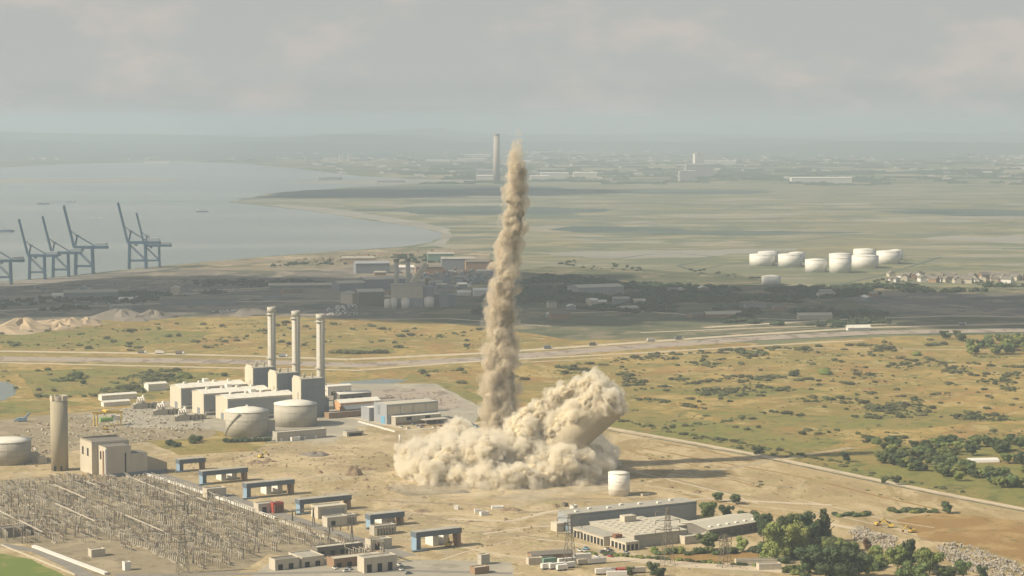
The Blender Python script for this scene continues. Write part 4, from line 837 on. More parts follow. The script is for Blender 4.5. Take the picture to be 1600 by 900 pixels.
# ================================================================== VEGETATION
def crown_mesh(name, lobes, n, leaf, m, seed, core=True):
    """leaf clumps spread through lobes (x, y, z, rx, ry, rz); unit tree height 1"""
    r_ = np.random.default_rng(seed); vs_ = []; fs = []; vol = np.array([l[3] * l[4] * l[5] for l in lobes]) ** .67; pr = vol / vol.sum()
    for k in range(n):
        l = lobes[r_.choice(len(lobes), p=pr)]; d = r_.normal(size=3); d /= np.linalg.norm(d)
        rad = r_.uniform(.62, 1.06); c = np.array(l[:3]) + d * np.array(l[3:]) * rad
        if c[2] < .02: c[2] = .02 + r_.random() * .05
        nrm = d + r_.normal(size=3) * .55; nrm /= np.linalg.norm(nrm)
        a = np.cross(nrm, [0, 0, 1.0]) + 1e-5; a /= np.linalg.norm(a); b = np.cross(nrm, a); s = leaf * r_.uniform(.6, 1.35); th = r_.uniform(0, 6.28)
        e = a * math.cos(th) + b * math.sin(th); f = -a * math.sin(th) + b * math.cos(th); o = len(vs_)
        vs_ += [tuple(c + e * s), tuple(c + f * s * .8 + nrm * s * .3), tuple(c - e * s * .9), tuple(c - f * s * .75 + nrm * s * .2)]; fs.append((o, o + 1, o + 2, o + 3))
    if core:
        bm = bmesh.new(); bmesh.ops.create_icosphere(bm, subdivisions=2, radius=1); bv = np.array([q.co[:] for q in bm.verts]); bf = [[q.index for q in f.verts] for f in bm.faces]; bm.free()
        for l in lobes:
            o = len(vs_); q = bv * (np.array(l[3:]) * .74) * (1 + .25 * pnoise(bv * 2.2 + seed))[:, None] + np.array(l[:3]); q[:, 2] = np.maximum(q[:, 2], .01)
            vs_ += [tuple(x) for x in q]; fs += [tuple(i + o for i in f) for f in bf]
    me = bpy.data.meshes.new(name); me.from_pydata(vs_, [], fs); me.materials.append(M[m]); return me
def lobes_round(seed, n=8, wide=.42):
    r_ = random.Random(seed); out = [(0, 0, .52, wide * .62, wide * .62, .34)]
    for k in range(n):
        a = r_.uniform(0, 6.28); q = r_.uniform(.3, 1.0) * wide; s = r_.uniform(.10, .24); out.append((q * math.cos(a), q * math.sin(a), r_.uniform(.28, .9), s, s * r_.uniform(.8, 1.3), s * .9))
    return out
def lobes_poplar(seed):
    r_ = random.Random(seed); return [(r_.uniform(-.03, .03), r_.uniform(-.03, .03), .2 + .1 * k, .15 * (1 - .085 * k) + .02, .15 * (1 - .085 * k) + .02, .12) for k in range(8)]
def lobes_bush(seed, wide=.75):
    r_ = random.Random(seed); out = [(0, 0, .36, wide * .7, wide * .6, .42)]
    for k in range(6):
        a = r_.uniform(0, 6.28); q = r_.uniform(.4, .8) * wide; s = r_.uniform(.25, .42); out.append((q * math.cos(a), q * math.sin(a), r_.uniform(.2, .5), s, s, s * .85))
    return out
CROWN = {}
for mm in ('leaf_mid', 'leaf_light', 'leaf_dark', 'leaf_russet'):
    CROWN[mm] = [crown_mesh('crown', lobes_round(sd, 14), 2600, .034, mm, sd) for sd in ((3, 4, 5) if mm != 'leaf_russet' else (6,))]
CROWN['poplar'] = [crown_mesh('crown', lobes_poplar(sd), 1600, .028, mm, sd) for sd, mm in ((11, 'leaf_dark'), (12, 'leaf_mid'))]
BUSH = [crown_mesh('foliage', lobes_bush(sd), 700, .075, 'leaf_scrub', sd) for sd in (21, 22, 23, 24)]
BUSHN = [crown_mesh('foliage', lobes_bush(sd, .6), 1500, .05, mm, sd) for sd, mm in ((31, 'leaf_mid'), (32, 'leaf_dark'), (33, 'leaf_light'))]
def trunk_mesh(seed):
    r_ = random.Random(seed); m = MB(); m.lathe([(.028, -.02), (.02, .16), (.014, .45), (.006, .75)], 7)
    for k in range(5):
        a = r_.uniform(0, 6.28); z = r_.uniform(.2, .45); m.bar((0, 0, z), (.22 * math.cos(a), .22 * math.sin(a), z + .25), .014)
    return m.mesh('trunk', 'bark')
TRUNK = [trunk_mesh(1), trunk_mesh(2)]
tr = random.Random(3)
def tree(px, hpx, kind, label, group, wide=1.0):
    p = P(*px); h = hpx * S(*px); t = thing('poplar_tree' if kind == 'poplar' else 'broadleaf_tree', label, 'tree', (p.x, p.y, 0), tr.uniform(0, 360), group)
    t.scale = (h * wide, h * wide, h); put('trunk', TRUNK[tr.randrange(2)], t); put('crown', tr.choice(CROWN[kind]), t); return t
def bush(px, hpx, meshes, label, group, wide=1.0, name='bush', loc=None, h=None):
    p = loc or P(*px); h = h or hpx * S(*px); o = put(name, meshes[tr.randrange(len(meshes))]); o.location = (p.x, p.y, 0); o.rotation_euler = (0, 0, tr.uniform(0, 6.28)); o.scale = (h * wide, h * wide * tr.uniform(.8, 1.2), h)
    return tag(o, label, 'bush', group)
# the wood at the lower right: one by one
for px, h, k, lab, w in [((1110, 815), 35, 'leaf_mid', 'round green tree at the right end of the long warehouse', 1), ((1136, 815), 29, 'leaf_dark', 'darker round tree beside the one at the warehouse end', 1), ((1104, 860), 32, 'leaf_mid', 'bushy tree between the low factory and the dark sided hall', 1.15),
                      ((1168, 822), 26, 'leaf_dark', 'dark tree behind the far end of the dark sided hall', 1.2), ((1190, 832), 34, 'leaf_mid', 'tree at the corner of the dark sided hall, before the pale wood', 1), ((1193, 848), 48, 'leaf_dark', 'tall dark tree at the left end of the wood', .8),
                      ((1160, 862), 24, 'leaf_light', 'rounded light green tree left of the wood', 1.1), ((1212, 876), 62, 'leaf_light', 'large light green tree leading the wood', 1), ((1240, 872), 60, 'leaf_light', 'second large light green tree of the wood', .95), ((1222, 848), 46, 'leaf_mid', 'mid green tree behind the large light green pair', .9),
                      ((1236, 842), 44, 'leaf_light', 'small crowned light tree behind the wood front', .8), ((1262, 850), 54, 'leaf_dark', 'tall dark rounded tree on the skyline of the wood', .72), ((1246, 858), 40, 'leaf_mid', 'shaded tree inside the wood below the tall dark one', 1), ((1270, 868), 30, 'leaf_russet', 'russet brown tree inside the wood', .9),
                      ((1300, 872), 30, 'leaf_light', 'yellow green tree right of the russet one', 1.1), ((1325, 868), 26, 'leaf_mid', 'low tree at the wood edge by the rubble', 1.2), ((1262, 897), 48, 'leaf_dark', 'dark oak at the bottom edge, first of the dark row', 1.1), ((1290, 903), 56, 'leaf_dark', 'dark oak at the bottom edge, second of the dark row', 1.1),
                      ((1320, 905), 58, 'leaf_dark', 'biggest dark oak at the bottom edge', 1.1), ((1342, 903), 44, 'leaf_dark', 'last dark oak of the bottom row', 1), ((1305, 885), 36, 'leaf_mid', 'mid tree filling behind the dark oaks', 1.2), ((1355, 862), 24, 'leaf_russet', 'small dark russet tree in front of the rubble', .8), ((1368, 878), 22, 'leaf_light', 'small light tree below the rubble', 1.2),
                      ((1402, 893), 46, 'leaf_light', 'light green tree beside the dark column tree', .95), ((1418, 893), 56, 'leaf_dark', 'dark column shaped tree between two light ones', .6), ((1452, 899), 46, 'leaf_light', 'yellow green tree right of the dark column tree', 1.1), ((1432, 905), 30, 'leaf_mid', 'low tree at the bottom edge below the light trees', 1.3),
                      ((1505, 905), 34, 'leaf_mid', 'dark pointed tree standing before the right rubble heap', .8), ((1536, 906), 24, 'leaf_dark', 'small dark tree at the foot of the right rubble heap', .9), ((1480, 906), 24, 'leaf_mid', 'low tree at the bottom edge left of the pointed one', 1.3),
                      ((1480, 803), 21, 'leaf_dark', 'lone round tree on the dry ground above the brown meadow', 1.1), ((1022, 903), 28, 'leaf_dark', 'larger of the dark trees on the access road', .9), ((1034, 905), 20, 'leaf_dark', 'smaller dark tree behind the larger one on the access road', 1.1), ((984, 902), 19, 'leaf_mid', 'small tree alone beside the trailers', .9),
                      ((1400, 758), 17, 'leaf_dark', 'lone round tree on the green verge', 1), ((1382, 756), 10, 'leaf_mid', 'small tree left of the lone verge tree', 1.1), ((1120, 785), 18, 'leaf_mid', 'left round tree of the pair below the shadow', 1.1), ((1150, 788), 18, 'leaf_dark', 'right round tree of the pair below the shadow', 1.4),
                      ((1184, 712), 15, 'leaf_dark', 'round dark tree on the verge above the track', 1.2), ((1322, 722), 18, 'leaf_dark', 'dark tree where the shadow meets the verge', 1.1)]:
    tree(px, h * .9, k, lab, 'trees of the lower right', w)
tree((1288, 848), 54, 'poplar', 'tall pointed poplar on the skyline of the wood', 'trees of the lower right', 1.35); tree((1276, 850), 40, 'poplar', 'shorter pointed poplar left of the tall one', 'trees of the lower right', 1.5)
us = random.Random(61); up_ = [(1170, 862), (1215, 845), (1300, 845), (1345, 862), (1400, 872), (1470, 884), (1490, 905), (1230, 905), (1205, 880)]
k = 0
while k < 95:
    x, y = us.uniform(1165, 1490), us.uniform(843, 905)
    if not inpoly(x, y, up_): continue
    k += 1; bush((x, y), us.uniform(8, 20), BUSHN, 'undergrowth bush filling between the trees of the lower right wood', 'wood undergrowth', us.uniform(.9, 1.3))
for x in range(1020, 1150, 9): bush((x, 864 + (x % 5)), tr.uniform(8, 16), BUSHN, 'low hedge bush along the front of the low factory', 'factory hedge', 1.1)
for x in range(915, 1190, 8):
    if tr.random() < .8: bush((x, 866 + (x - 915) * .075), tr.uniform(5, 9), BUSHN, 'small roadside bush along the access road', 'roadside bushes', 1.3)
for x in range(355, 420, 7): bush((x, 692 - (x - 355) * .03), tr.uniform(8, 12), BUSHN[1:2], 'dark hedge bush at the foot of the stair tank', 'tank hedge', 1.0)
for px, h in [((268, 697), 13), ((278, 699), 11), ((300, 693), 18), ((308, 690), 12)]: bush(px, h, BUSHN[:2], 'green bush on the grass below the transformers', 'bushes below the transformers')
for x in range(1395, 1465, 8): bush((x, 800 + (x % 3)), tr.uniform(7, 11), BUSHN, 'low bush in the mound hedge above the brown meadow', 'mound hedge', 1.4)
for x in range(1305, 1360, 8): bush((x, 806 + (x % 3)), tr.uniform(7, 10), BUSHN, 'low bush in the hedge beyond the wood', 'hedge beyond the wood', 1.3)
# wood strip on the right
poly = [tuple(XY(*q)) for q in [(1345, 712), (1420, 698), (1500, 694), (1620, 690), (1620, 705), (1560, 712), (1480, 716), (1500, 724), (1620, 722), (1620, 770), (1560, 762), (1490, 752), (1420, 735), (1350, 722)]]
bx = [p[0] for p in poly]; by = [p[1] for p in poly]; k = 0
while k < 125:
    x, y = tr.uniform(min(bx), max(bx)), tr.uniform(min(by), max(by))
    if not inpoly(x, y, poly) or (-18 < x - P(1530, 722).x < 20 and -75 < y - P(1530, 722).y < 22): continue
    k += 1; h = tr.uniform(5, 10); t = thing('broadleaf_tree', 'crowded green tree in the shelter belt beside the white sheet', 'tree', (x, y, 0), tr.uniform(0, 360), 'shelter belt trees'); t.scale = (h * 1.25, h * 1.25, h)
    put('trunk', TRUNK[0], t); put('crown', tr.choice(CROWN[tr.choice(['leaf_mid', 'leaf_dark', 'leaf_mid', 'leaf_light'])]), t)
# wood on the right of the railway
for k in range(44):
    px = (tr.uniform(1470, 1625), tr.uniform(534, 556)); h = tr.uniform(9, 19)
    if px[0] < 1510: px = (px[0], 528 + (px[0] % 8)); h = tr.uniform(8, 14)
    tree(px, h, tr.choice(['leaf_mid', 'leaf_light', 'leaf_dark']), 'green tree in the copse beside the railway', 'railway copse', 1.2)
# scrub scattered on the grassland
scrub_n = [0]
def scatter(n, poly_px, smin, smax, label, group, seed, meshes=BUSH, clump=42.0, thr=.14, wide=(.8, 1.9), keep=0):
    """the `keep` largest bushes are things, the many small ones one mass of scrub"""
    r_ = random.Random(seed); poly = [tuple(XY(*q)) for q in poly_px]; xs = [p[0] for p in poly]; ys = [p[1] for p in poly]; c = 0; tries = 0; got = []
    while len(got) < n and tries < n * 80:
        tries += 1; x, y = r_.uniform(min(xs), max(xs)), r_.uniform(min(ys), max(ys))
        if not inpoly(x, y, poly): continue
        q = pnoise(np.array([[x / clump, y / clump / 1.6, seed * .77]]))[0]
        if q < thr and r_.random() < .93: continue
        got.append((r_.uniform(smin, smax) * (1 + max(0, q) * .7) * (1.2 if r_.random() < .22 else r_.uniform(.25, .6)), x, y, r_.uniform(*wide)))
    got.sort(reverse=True)
    for h, x, y, w in got[:keep]: bush(None, None, meshes, label, group, w, 'scrub_bush', Vector((x, y, 0)), h)
    V, Fc, off = [], [], 0
    for h, x, y, w in got[keep:]:
        cc, f = SMALL[r_.randrange(len(SMALL))]; a = r_.uniform(0, 6.28); ca, sa = math.cos(a) * h * w, math.sin(a) * h * w
        V.append(np.stack([cc[:, 0] * ca - cc[:, 1] * sa + x, cc[:, 0] * sa + cc[:, 1] * ca + y, cc[:, 2] * h], 1)); Fc += [tuple(i + off for i in q) for q in f]; off += len(cc)
    if V:
        me = bpy.data.meshes.new('low_scrub'); me.from_pydata(np.concatenate(V).tolist(), [], Fc); me.materials.append(M['leaf_scrub']); tag(put('low_scrub', me), 'mass of small ' + label, 'scrub', kind='stuff')
SMALL = []
for s_ in (51, 52, 53):
    me_ = crown_mesh('small', lobes_bush(s_, .8), 60, .2, 'leaf_scrub', s_); c_ = np.empty(len(me_.vertices) * 3); me_.vertices.foreach_get('co', c_); SMALL.append((c_.reshape(-1, 3), [tuple(p.vertices) for p in me_.polygons]))
scatter(1500, [(960, 572), (1300, 550), (1620, 560), (1620, 660), (1300, 655), (1100, 640), (985, 625)], 1.4, 3.2, 'scrub bush scattered on the dry grassland right of the dust', 'scrub on the right grassland', 2, keep=130)
scatter(220, [(980, 640), (1300, 665), (1620, 665), (1620, 695), (1380, 700), (1200, 690), (1050, 670)], 1.4, 3.0, 'scrub bush on the grass between the verge and the shelter belt', 'scrub above the verge', 4, thr=0, keep=30)
scatter(450, [(0, 578), (380, 578), (260, 620), (0, 622)], 1.5, 3.4, 'scrub bush on the meadow left of the turbine halls', 'scrub on the left meadow', 6, keep=35)
scatter(500, [(0, 512), (420, 502), (760, 516), (760, 545), (520, 556), (0, 545)], 1.6, 3.6, 'scrub bush on the grass strip beyond the highway', 'scrub beyond the highway', 8, keep=35)
scatter(160, [(630, 582), (760, 572), (980, 566), (980, 585), (780, 600), (690, 600)], 1.6, 3.4, 'scrub bush between the railway and the dust', 'scrub by the railway', 9, keep=20)
scatter(220, [(960, 560), (1480, 530), (1480, 545), (960, 572)], 1.6, 4.0, 'scrub bush along the far edge of the right grassland', 'scrub at the far edge', 10, keep=20)
scatter(160, [(1000, 668), (1340, 742), (1600, 793), (1600, 786), (1350, 736), (1100, 685), (970, 658)], 1.2, 2.4, 'low bush on the verge along the perimeter track', 'verge bushes', 12, thr=-.3, keep=20)
scatter(200, [(960, 690), (1600, 810), (1600, 800), (1420, 830), (1200, 800), (1000, 760)], .5, 1.2, 'tuft of scrub on the bare dry ground', 'tufts on the dry ground', 13, thr=-.1, keep=0)
hl = random.Random(77)
for x in range(968, 1330, 5):
    if hl.random() < .8: bush((x, np.interp(x, [960, 1200, 1340], [662, 707, 735]) - hl.uniform(2, 7)), hl.uniform(3, 7), BUSHN if hl.random() < .4 else BUSH, 'bush in the long hedge along the upper side of the perimeter track', 'track hedge', hl.uniform(1, 1.7))
for (x0, y0), (x1, y1), st in [((985, 612), (1170, 588), 6), ((1170, 588), (1330, 600), 7), ((1380, 560), (1600, 575), 8), ((1480, 600), (1600, 640), 9), ((1050, 668), (1180, 655), 7), ((860, 640), (985, 660), 5), ((1000, 556), (1280, 543), 7)]:
    n_ = int(abs(x1 - x0) / st)
    for k in range(n_):
        if hl.random() < .25: continue
        f = (k + hl.random()) / n_; bush((x0 + (x1 - x0) * f, y0 + (y1 - y0) * f + hl.uniform(-2, 2)), hl.uniform(2.5, 6.5), BUSH, 'low bush in a broken hedge line across the right grassland', 'broken hedge lines', hl.uniform(1, 2))
for x in range(520, 600, 7): bush((x, 553 - abs(x - 560) * .03), tr.uniform(5, 9), BUSH, 'bush in the dark thicket behind the rightmost stack', 'thicket behind the stacks', 1.6)
for px, h in [((286, 590), 12), ((292, 592), 10), ((122, 592), 14), ((112, 596), 11), ((130, 600), 9), ((350, 588), 8), ((1240, 588), 12), ((1290, 585), 14), ((1430, 556), 10), ((1360, 690), 11), ((1372, 693), 13), ((1390, 690), 12), ((1455, 692), 11), ((1470, 690), 12)]:
    bush(px, h, BUSHN, 'larger bush standing out from the scrub on the meadows', 'larger meadow bushes', 1.3)
def woodland(name, polys, n, hmin, hmax, label, seed, m='leaf_wood'):
    r_ = random.Random(seed); src = [crown_mesh('c', lobes_bush(s, .8), 90, .16, m, s) for s in (41, 42, 43)]
    data = []
    for s in src:
        c = np.empty(len(s.vertices) * 3); s.vertices.foreach_get('co', c); data.append((c.reshape(-1, 3), [tuple(p.vertices) for p in s.polygons])); bpy.data.meshes.remove(s)
    V, Fc, off = [], [], 0; pp = [[tuple(XY(*q)) for q in pl] for pl in polys]; k = 0
    areas = [abs(sum(a[0] * b[1] - b[0] * a[1] for a, b in zip(pl, pl[1:] + pl[:1]))) for pl in pp]
    while k < n:
        pl = r_.choices(pp, areas)[0]; x = r_.uniform(min(q[0] for q in pl), max(q[0] for q in pl)); y = r_.uniform(min(q[1] for q in pl), max(q[1] for q in pl))
        if not inpoly(x, y, pl) or pnoise(np.array([[x / 110, y / 170, seed]]))[0] < -.12: continue
        k += 1; c, f = r_.choice(data); h = r_.uniform(hmin, hmax); a = r_.uniform(0, 6.28); ca, sa = math.cos(a), math.sin(a); w = h * r_.uniform(.9, 1.5)
        V.append(np.stack([(c[:, 0] * ca - c[:, 1] * sa) * w + x, (c[:, 0] * sa + c[:, 1] * ca) * w + y, c[:, 2] * h], 1)); Fc += [tuple(i + off for i in q) for q in f]; off += len(c)
    me = bpy.data.meshes.new(name); me.from_pydata(np.concatenate(V).tolist(), [], Fc); me.materials.append(M[m]); tag(put(name, me), label, name.replace('_', ' '), kind='stuff')
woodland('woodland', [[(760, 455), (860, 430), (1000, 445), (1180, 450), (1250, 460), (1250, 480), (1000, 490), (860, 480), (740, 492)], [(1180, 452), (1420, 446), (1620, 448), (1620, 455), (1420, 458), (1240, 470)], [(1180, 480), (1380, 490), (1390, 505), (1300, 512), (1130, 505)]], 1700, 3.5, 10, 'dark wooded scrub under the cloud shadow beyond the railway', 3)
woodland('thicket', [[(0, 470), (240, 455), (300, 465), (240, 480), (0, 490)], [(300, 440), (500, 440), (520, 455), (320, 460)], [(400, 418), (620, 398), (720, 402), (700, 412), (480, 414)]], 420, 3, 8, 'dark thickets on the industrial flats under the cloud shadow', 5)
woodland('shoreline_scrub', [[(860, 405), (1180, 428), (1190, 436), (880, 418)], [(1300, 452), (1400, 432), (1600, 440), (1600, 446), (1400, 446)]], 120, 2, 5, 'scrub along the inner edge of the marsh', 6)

# ================================================================== RUBBLE, HEAPS, DEBRIS
def rubble(name, poly_px, n, smin, smax, m, label, seed, pile=0.0):
    r_ = random.Random(seed); pl = [tuple(XY(*q)) for q in poly_px]; b = MB(); k = 0; cx = sum(p[0] for p in pl) / len(pl); cy_ = sum(p[1] for p in pl) / len(pl)
    while k < n:
        x = r_.uniform(min(q[0] for q in pl), max(q[0] for q in pl)); y = r_.uniform(min(q[1] for q in pl), max(q[1] for q in pl))
        if not inpoly(x, y, pl): continue
        k += 1; s = r_.uniform(smin, smax); z = pile * max(0, pnoise(np.array([[x / 14, y / 14, seed]]))[0] + .35) * r_.random()
        d = Vector((r_.gauss(0, 1), r_.gauss(0, 1), r_.gauss(0, .7))).normalized(); c = Vector((x, y, z + s * .2)); b.bar(c - d * s * .6, c + d * s * .6, s * r_.uniform(.4, .9), s * r_.uniform(.3, .8))
    o = b.build(name, m); return tag(o, label, name.replace('_', ' '), kind='stuff')
rubble('rubble_heap', [(1322, 830), (1340, 822), (1365, 832), (1400, 842), (1402, 862), (1370, 860), (1340, 848)], 700, .5, 1.5, 'rubble_pale', 'pale heap of broken concrete behind the small russet tree', 1, 3)
rubble('rubble_heap', [(1462, 856), (1478, 850), (1530, 860), (1580, 880), (1612, 893), (1612, 905), (1540, 903), (1490, 886)], 1200, .5, 1.7, 'rubble_pale', 'long heap of broken concrete at the right bottom edge', 2, 3.2)
rubble('rubble_field', [(420, 770), (560, 730), (640, 735), (640, 800), (760, 815), (840, 790), (860, 830), (760, 860), (700, 820), (560, 790)], 230, .5, 1.6, 'brown_heap', 'scattered dark lumps of debris over the bare earth', 3)
rubble('rubble_field', [(255, 720), (420, 700), (560, 700), (620, 715), (600, 735), (420, 730), (300, 745)], 260, .5, 1.8, 'brown_heap', 'scattered wreckage on the earth behind the blue portals', 4)
rubble('rubble_field', [(120, 742), (160, 738), (200, 750), (240, 752), (230, 762), (150, 756), (110, 752)], 160, .6, 1.8, 'rust', 'rusty scrap strewn at the foot of the ruined block', 5)
rubble('rubble_field', [(20, 690), (70, 680), (78, 720), (50, 735), (25, 725)], 110, .8, 2.2, 'brown_heap', 'scrap piled between the wide tank and the silo', 6)
rubble('rubble_field', [(600, 618), (690, 612), (720, 630), (640, 634)], 120, .6, 2.0, 'brown_heap', 'scrap and stores in the yard behind the two tier warehouse', 7)
rubble('scrap_field', [(0, 690), (60, 660), (150, 645), (240, 640), (330, 662), (300, 684), (120, 700), (30, 716)], 330, .8, 2.6, 'tank_grey', 'pale scrap and plant strewn over the yard left of the tanks', 31)
rubble('scrap_field', [(0, 690), (60, 660), (150, 645), (240, 640), (330, 662), (300, 684), (120, 700), (30, 716)], 300, .8, 2.4, 'brown_heap', 'dark scrap strewn over the yard left of the tanks', 32)
rubble('rubble_field', [(130, 660), (330, 655), (340, 690), (140, 690)], 90, .4, 1.2, 'brown_heap', 'clutter in the yard below the transformers', 8)
rubble('rubble_field', [(1040, 880), (1210, 876), (1240, 890), (1080, 892)], 40, .5, 1.5, 'shaded_grey_heap', 'pale lumps beside the access road', 9)
rubble('rubble_field', [(150, 640), (300, 640), (330, 655), (200, 660)], 160, .7, 2.0, 'tank_grey', 'pale pipework clutter around the transformers', 10)
def heap(name, px, r, h, m, label, seed, cat='heap', group=None, sq=1.0):
    p = P(*px); n, k = 18, 7; vs_ = [(0, 0, h)]; fs = []
    for j in range(1, k):
        t = j / (k - 1)
        for i in range(n):
            a = 2 * math.pi * i / n; q = pnoise(np.array([[math.cos(a) * 1.3 + seed, math.sin(a) * 1.3, t * 1.4 + seed]]))[0]
            rr = r * t * (1 + .5 * q); vs_.append((rr * math.cos(a), rr * math.sin(a) * sq, h * (1 - t) ** .95 * (1 + .5 * q) if j < k - 1 else -.3))
    fs += [(0, 1 + i, 1 + (i + 1) % n) for i in range(n)]
    for j in range(k - 2): fs += [(1 + j * n + i, 1 + (j + 1) * n + i, 1 + (j + 1) * n + (i + 1) % n, 1 + j * n + (i + 1) % n) for i in range(n)]
    me = bpy.data.meshes.new(name); me.from_pydata(vs_, [], fs); me.materials.append(M[m]); o = put(name, me); o.location = (p.x, p.y, 0)
    return tag(o, label, cat, group)
for i, (px, r, h, lab) in enumerate([((36, 515), 34, 19, 'tallest pale sand heap, steep, beyond the left end of the highway'), ((10, 518), 40, 9, 'broad sand heap at the left photo edge'), ((66, 514), 20, 9, 'reddish sand heap right of the tallest one'), ((92, 514), 16, 10, 'small conical sand heap in front of the row'), ((110, 508), 22, 13, 'sand heap with a sharp peak near the end of the row'), ((135, 506), 22, 12, 'last pinkish sand heap of the row'), ((84, 506), 34, 8, 'flat topped sand bank behind the row')]):
    heap('sand_heap', px, r * 1.25, h * .8, 'sand_heap', lab, i * 3 + 1, 'sand heap', 'sand heaps')
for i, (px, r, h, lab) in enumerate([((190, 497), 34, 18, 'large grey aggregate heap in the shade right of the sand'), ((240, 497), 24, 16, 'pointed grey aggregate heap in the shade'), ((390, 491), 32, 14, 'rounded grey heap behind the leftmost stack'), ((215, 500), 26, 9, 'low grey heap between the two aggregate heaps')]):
    heap('gravel_heap', px, r * 1.2, h * .7, 'shaded_grey_heap', lab, i * 5 + 40, 'heap', 'aggregate heaps')
for i, (px, r, h, lab) in enumerate([((553, 743), 8, 7, 'steep brown spoil heap in the middle of the bare earth'), ((400, 724), 10, 3, 'low brown spoil heap behind the third blue portal'), ((420, 722), 8, 3, 'brown spoil heap among scrap behind the portals'), ((495, 712), 14, 3.5, 'broad flat spoil bank above the earth middle'), ((720, 770), 9, 2, 'low grey spoil ridge in front of the dust'), ((800, 798), 10, 2.4, 'dark spoil streak on the earth below the dust'), ((570, 735), 9, 2.5, 'low spoil mound behind the steep brown heap'), ((660, 800), 8, 1.8, 'small spoil mound left of the white sheet heap')]):
    heap('spoil_heap', px, r, h, 'brown_heap' if i not in (3, 4) else 'shaded_grey_heap', lab, i * 7 + 3, 'spoil heap', 'spoil heaps', .6)
for i, px in enumerate([(572, 751), (575, 762), (607, 764), (664, 779), (704, 790), (735, 816), (870, 793), (790, 813), (640, 812), (527, 765), (500, 740), (690, 720), (650, 712), (630, 722), (605, 730), (1090, 770), (1048, 763), (1175, 802)]):
    heap('debris_pile', px, random.Random(i).uniform(2, 4.2), random.Random(i + 9).uniform(1.2, 2.6), 'brown_heap', 'small dark debris pile on the open earth', i * 11 + 5, 'debris pile', 'small debris piles', .7)
t = flat_block('white_sheet_stack', 'bright white sheeted stack on the earth below the dust', 'stack', (769, 797), 1.8, 8, 5, 'white_paint', 'white_roof', ang=8)
for i, (px, L) in enumerate([((742, 803), 5), ((752, 807), 6), ((882, 793), 4), ((896, 797), 6), ((716, 797), 3)]):
    flat_block('skip', ['pale open skip left of the white sheeted stack', 'second pale skip below the white sheeted stack', 'dark square skip behind the long warehouse', 'white skip behind the long warehouse', 'small skip above the pale ones'][i], 'skip', px, 2.4, L, 3, 'white_paint' if i != 2 else 'roof_dark', 'roof_dark', ang=10 + 17 * i)
p = P(1516, 724); t = thing('white_sheet', 'bright white tarpaulin covered stack beside the shelter belt', 'tarpaulin', (p.x, p.y, 0), 6)
MB().prof([(0, 0), (12, 0), (11, 2.2), (6, 3.4), (1, 2.4)], 0, 24).build('cover', 'white_paint', t); MB().box(-.4, 24.4, -.5, 12.5, 0, .5).build('base', 'brown_heap', t)
# machines and vehicles
def excavator(px, ang, label):
    t = thing('excavator', label, 'excavator', P(*px), ang, 'excavators')
    for y in (-1.3, 1.3): MB().prof([(y - .35, .0), (y + .35, 0), (y + .35, 1), (y - .35, 1)], -2, 2).build('track', 'rubber', t)
    MB().box(-2, 1.4, -1.4, 1.4, 1.05, 2.6).build('body', 'yellow_steel', t); MB().box(.2, 1.5, -1.3, -.1, 2.61, 3.7).build('cab', 'window_glass', t)
    m = MB(); m.bar((1.2, .5, 2.2), (4.5, .5, 5.2), .6); m.bar((4.5, .5, 5.2), (7, .5, 2.6), .5); m.build('arm', 'yellow_steel', t); MB().prof([(.0, 1.4), (1, 1.4), (1, 2.8), (0, 2.8)], 6.6, 7.8).build('bucket', 'rust', t)
for px, a, lab in [((1372, 822), 20, 'yellow excavator on the pale track behind the rubble'), ((1392, 825), 170, 'second yellow excavator facing the first behind the rubble'), ((1425, 833), 200, 'yellow excavator beside the brown meadow edge'), ((408, 716), 40, 'yellow excavator among scrap behind the portals'), ((700, 855), 80, 'yellow excavator near the sixth blue portal'), ((166, 672), 10, 'yellow excavator below the gantry')]: excavator(px, a, lab)
def trailer(px, ang, m, label, L=12.0, cab=None):
    t = thing('trailer', label, 'trailer', P(*px), ang, 'parked trailers')
    MB().box(0, L, -1.25, 1.25, 1.2, 4).build('box', m, t); MB().box(.2, L - .2, -1, 1, .9, 1.19).build('chassis', 'rubber', t)
    for a in (1.2, 2.5, L - 1.4):
        w = MB().lathe([(.5, -1.24), (.5, 1.24)], 12); w.v = [(x + a, z, y + .5) for x, y, z in w.v]; w.build('wheel', 'rubber', t)
    if cab: MB().prof([(-1.2, .8), (1.2, .8), (1.2, 3.2), (-1.2, 3.2)], L + .5, L + 2.7).build('cab', cab, t)
cols = ['white_paint', 'white_paint', 'green_paint', 'red_paint', 'white_paint', 'pale_concrete']
names = ['white', 'white', 'green', 'red', 'white', 'cream']
spots = [(848, 883, 25, 2), (862, 876, 25, 3), (872, 883, 25, 0), (846, 891, 28, 4), (858, 891, 28, 1), (870, 893, 28, 0), (882, 889, 28, 4), (902, 884, 22, 5), (918, 883, 22, 1), (895, 876, 20, 0), (835, 880, 25, 5), (930, 899, 10, 0), (941, 898, 10, 4), (955, 898, 12, 3), (966, 899, 12, 3), (978, 897, 12, 5), (948, 903, 5, 1)]
place = ['end of the upper row', 'upper row beside the pylon', 'below the red one', 'far end of the lower row', 'second in the lower row', 'third in the lower row', 'under the pylon foot', 'right of the pylon', 'far right of the pylon', 'behind the pylon top row', 'by the brown shed', 'first by the bottom edge', 'second by the bottom edge', 'middle of the bottom edge row', 'next to last on the bottom edge row', 'last of the bottom edge row', 'lowest, cut by the bottom edge']
for (x, y, a, c), pl in zip(spots, place): trailer((x, y), a, cols[c], names[c] + ' trailer, ' + pl, random.Random(x).choice([7, 9, 12]), None)
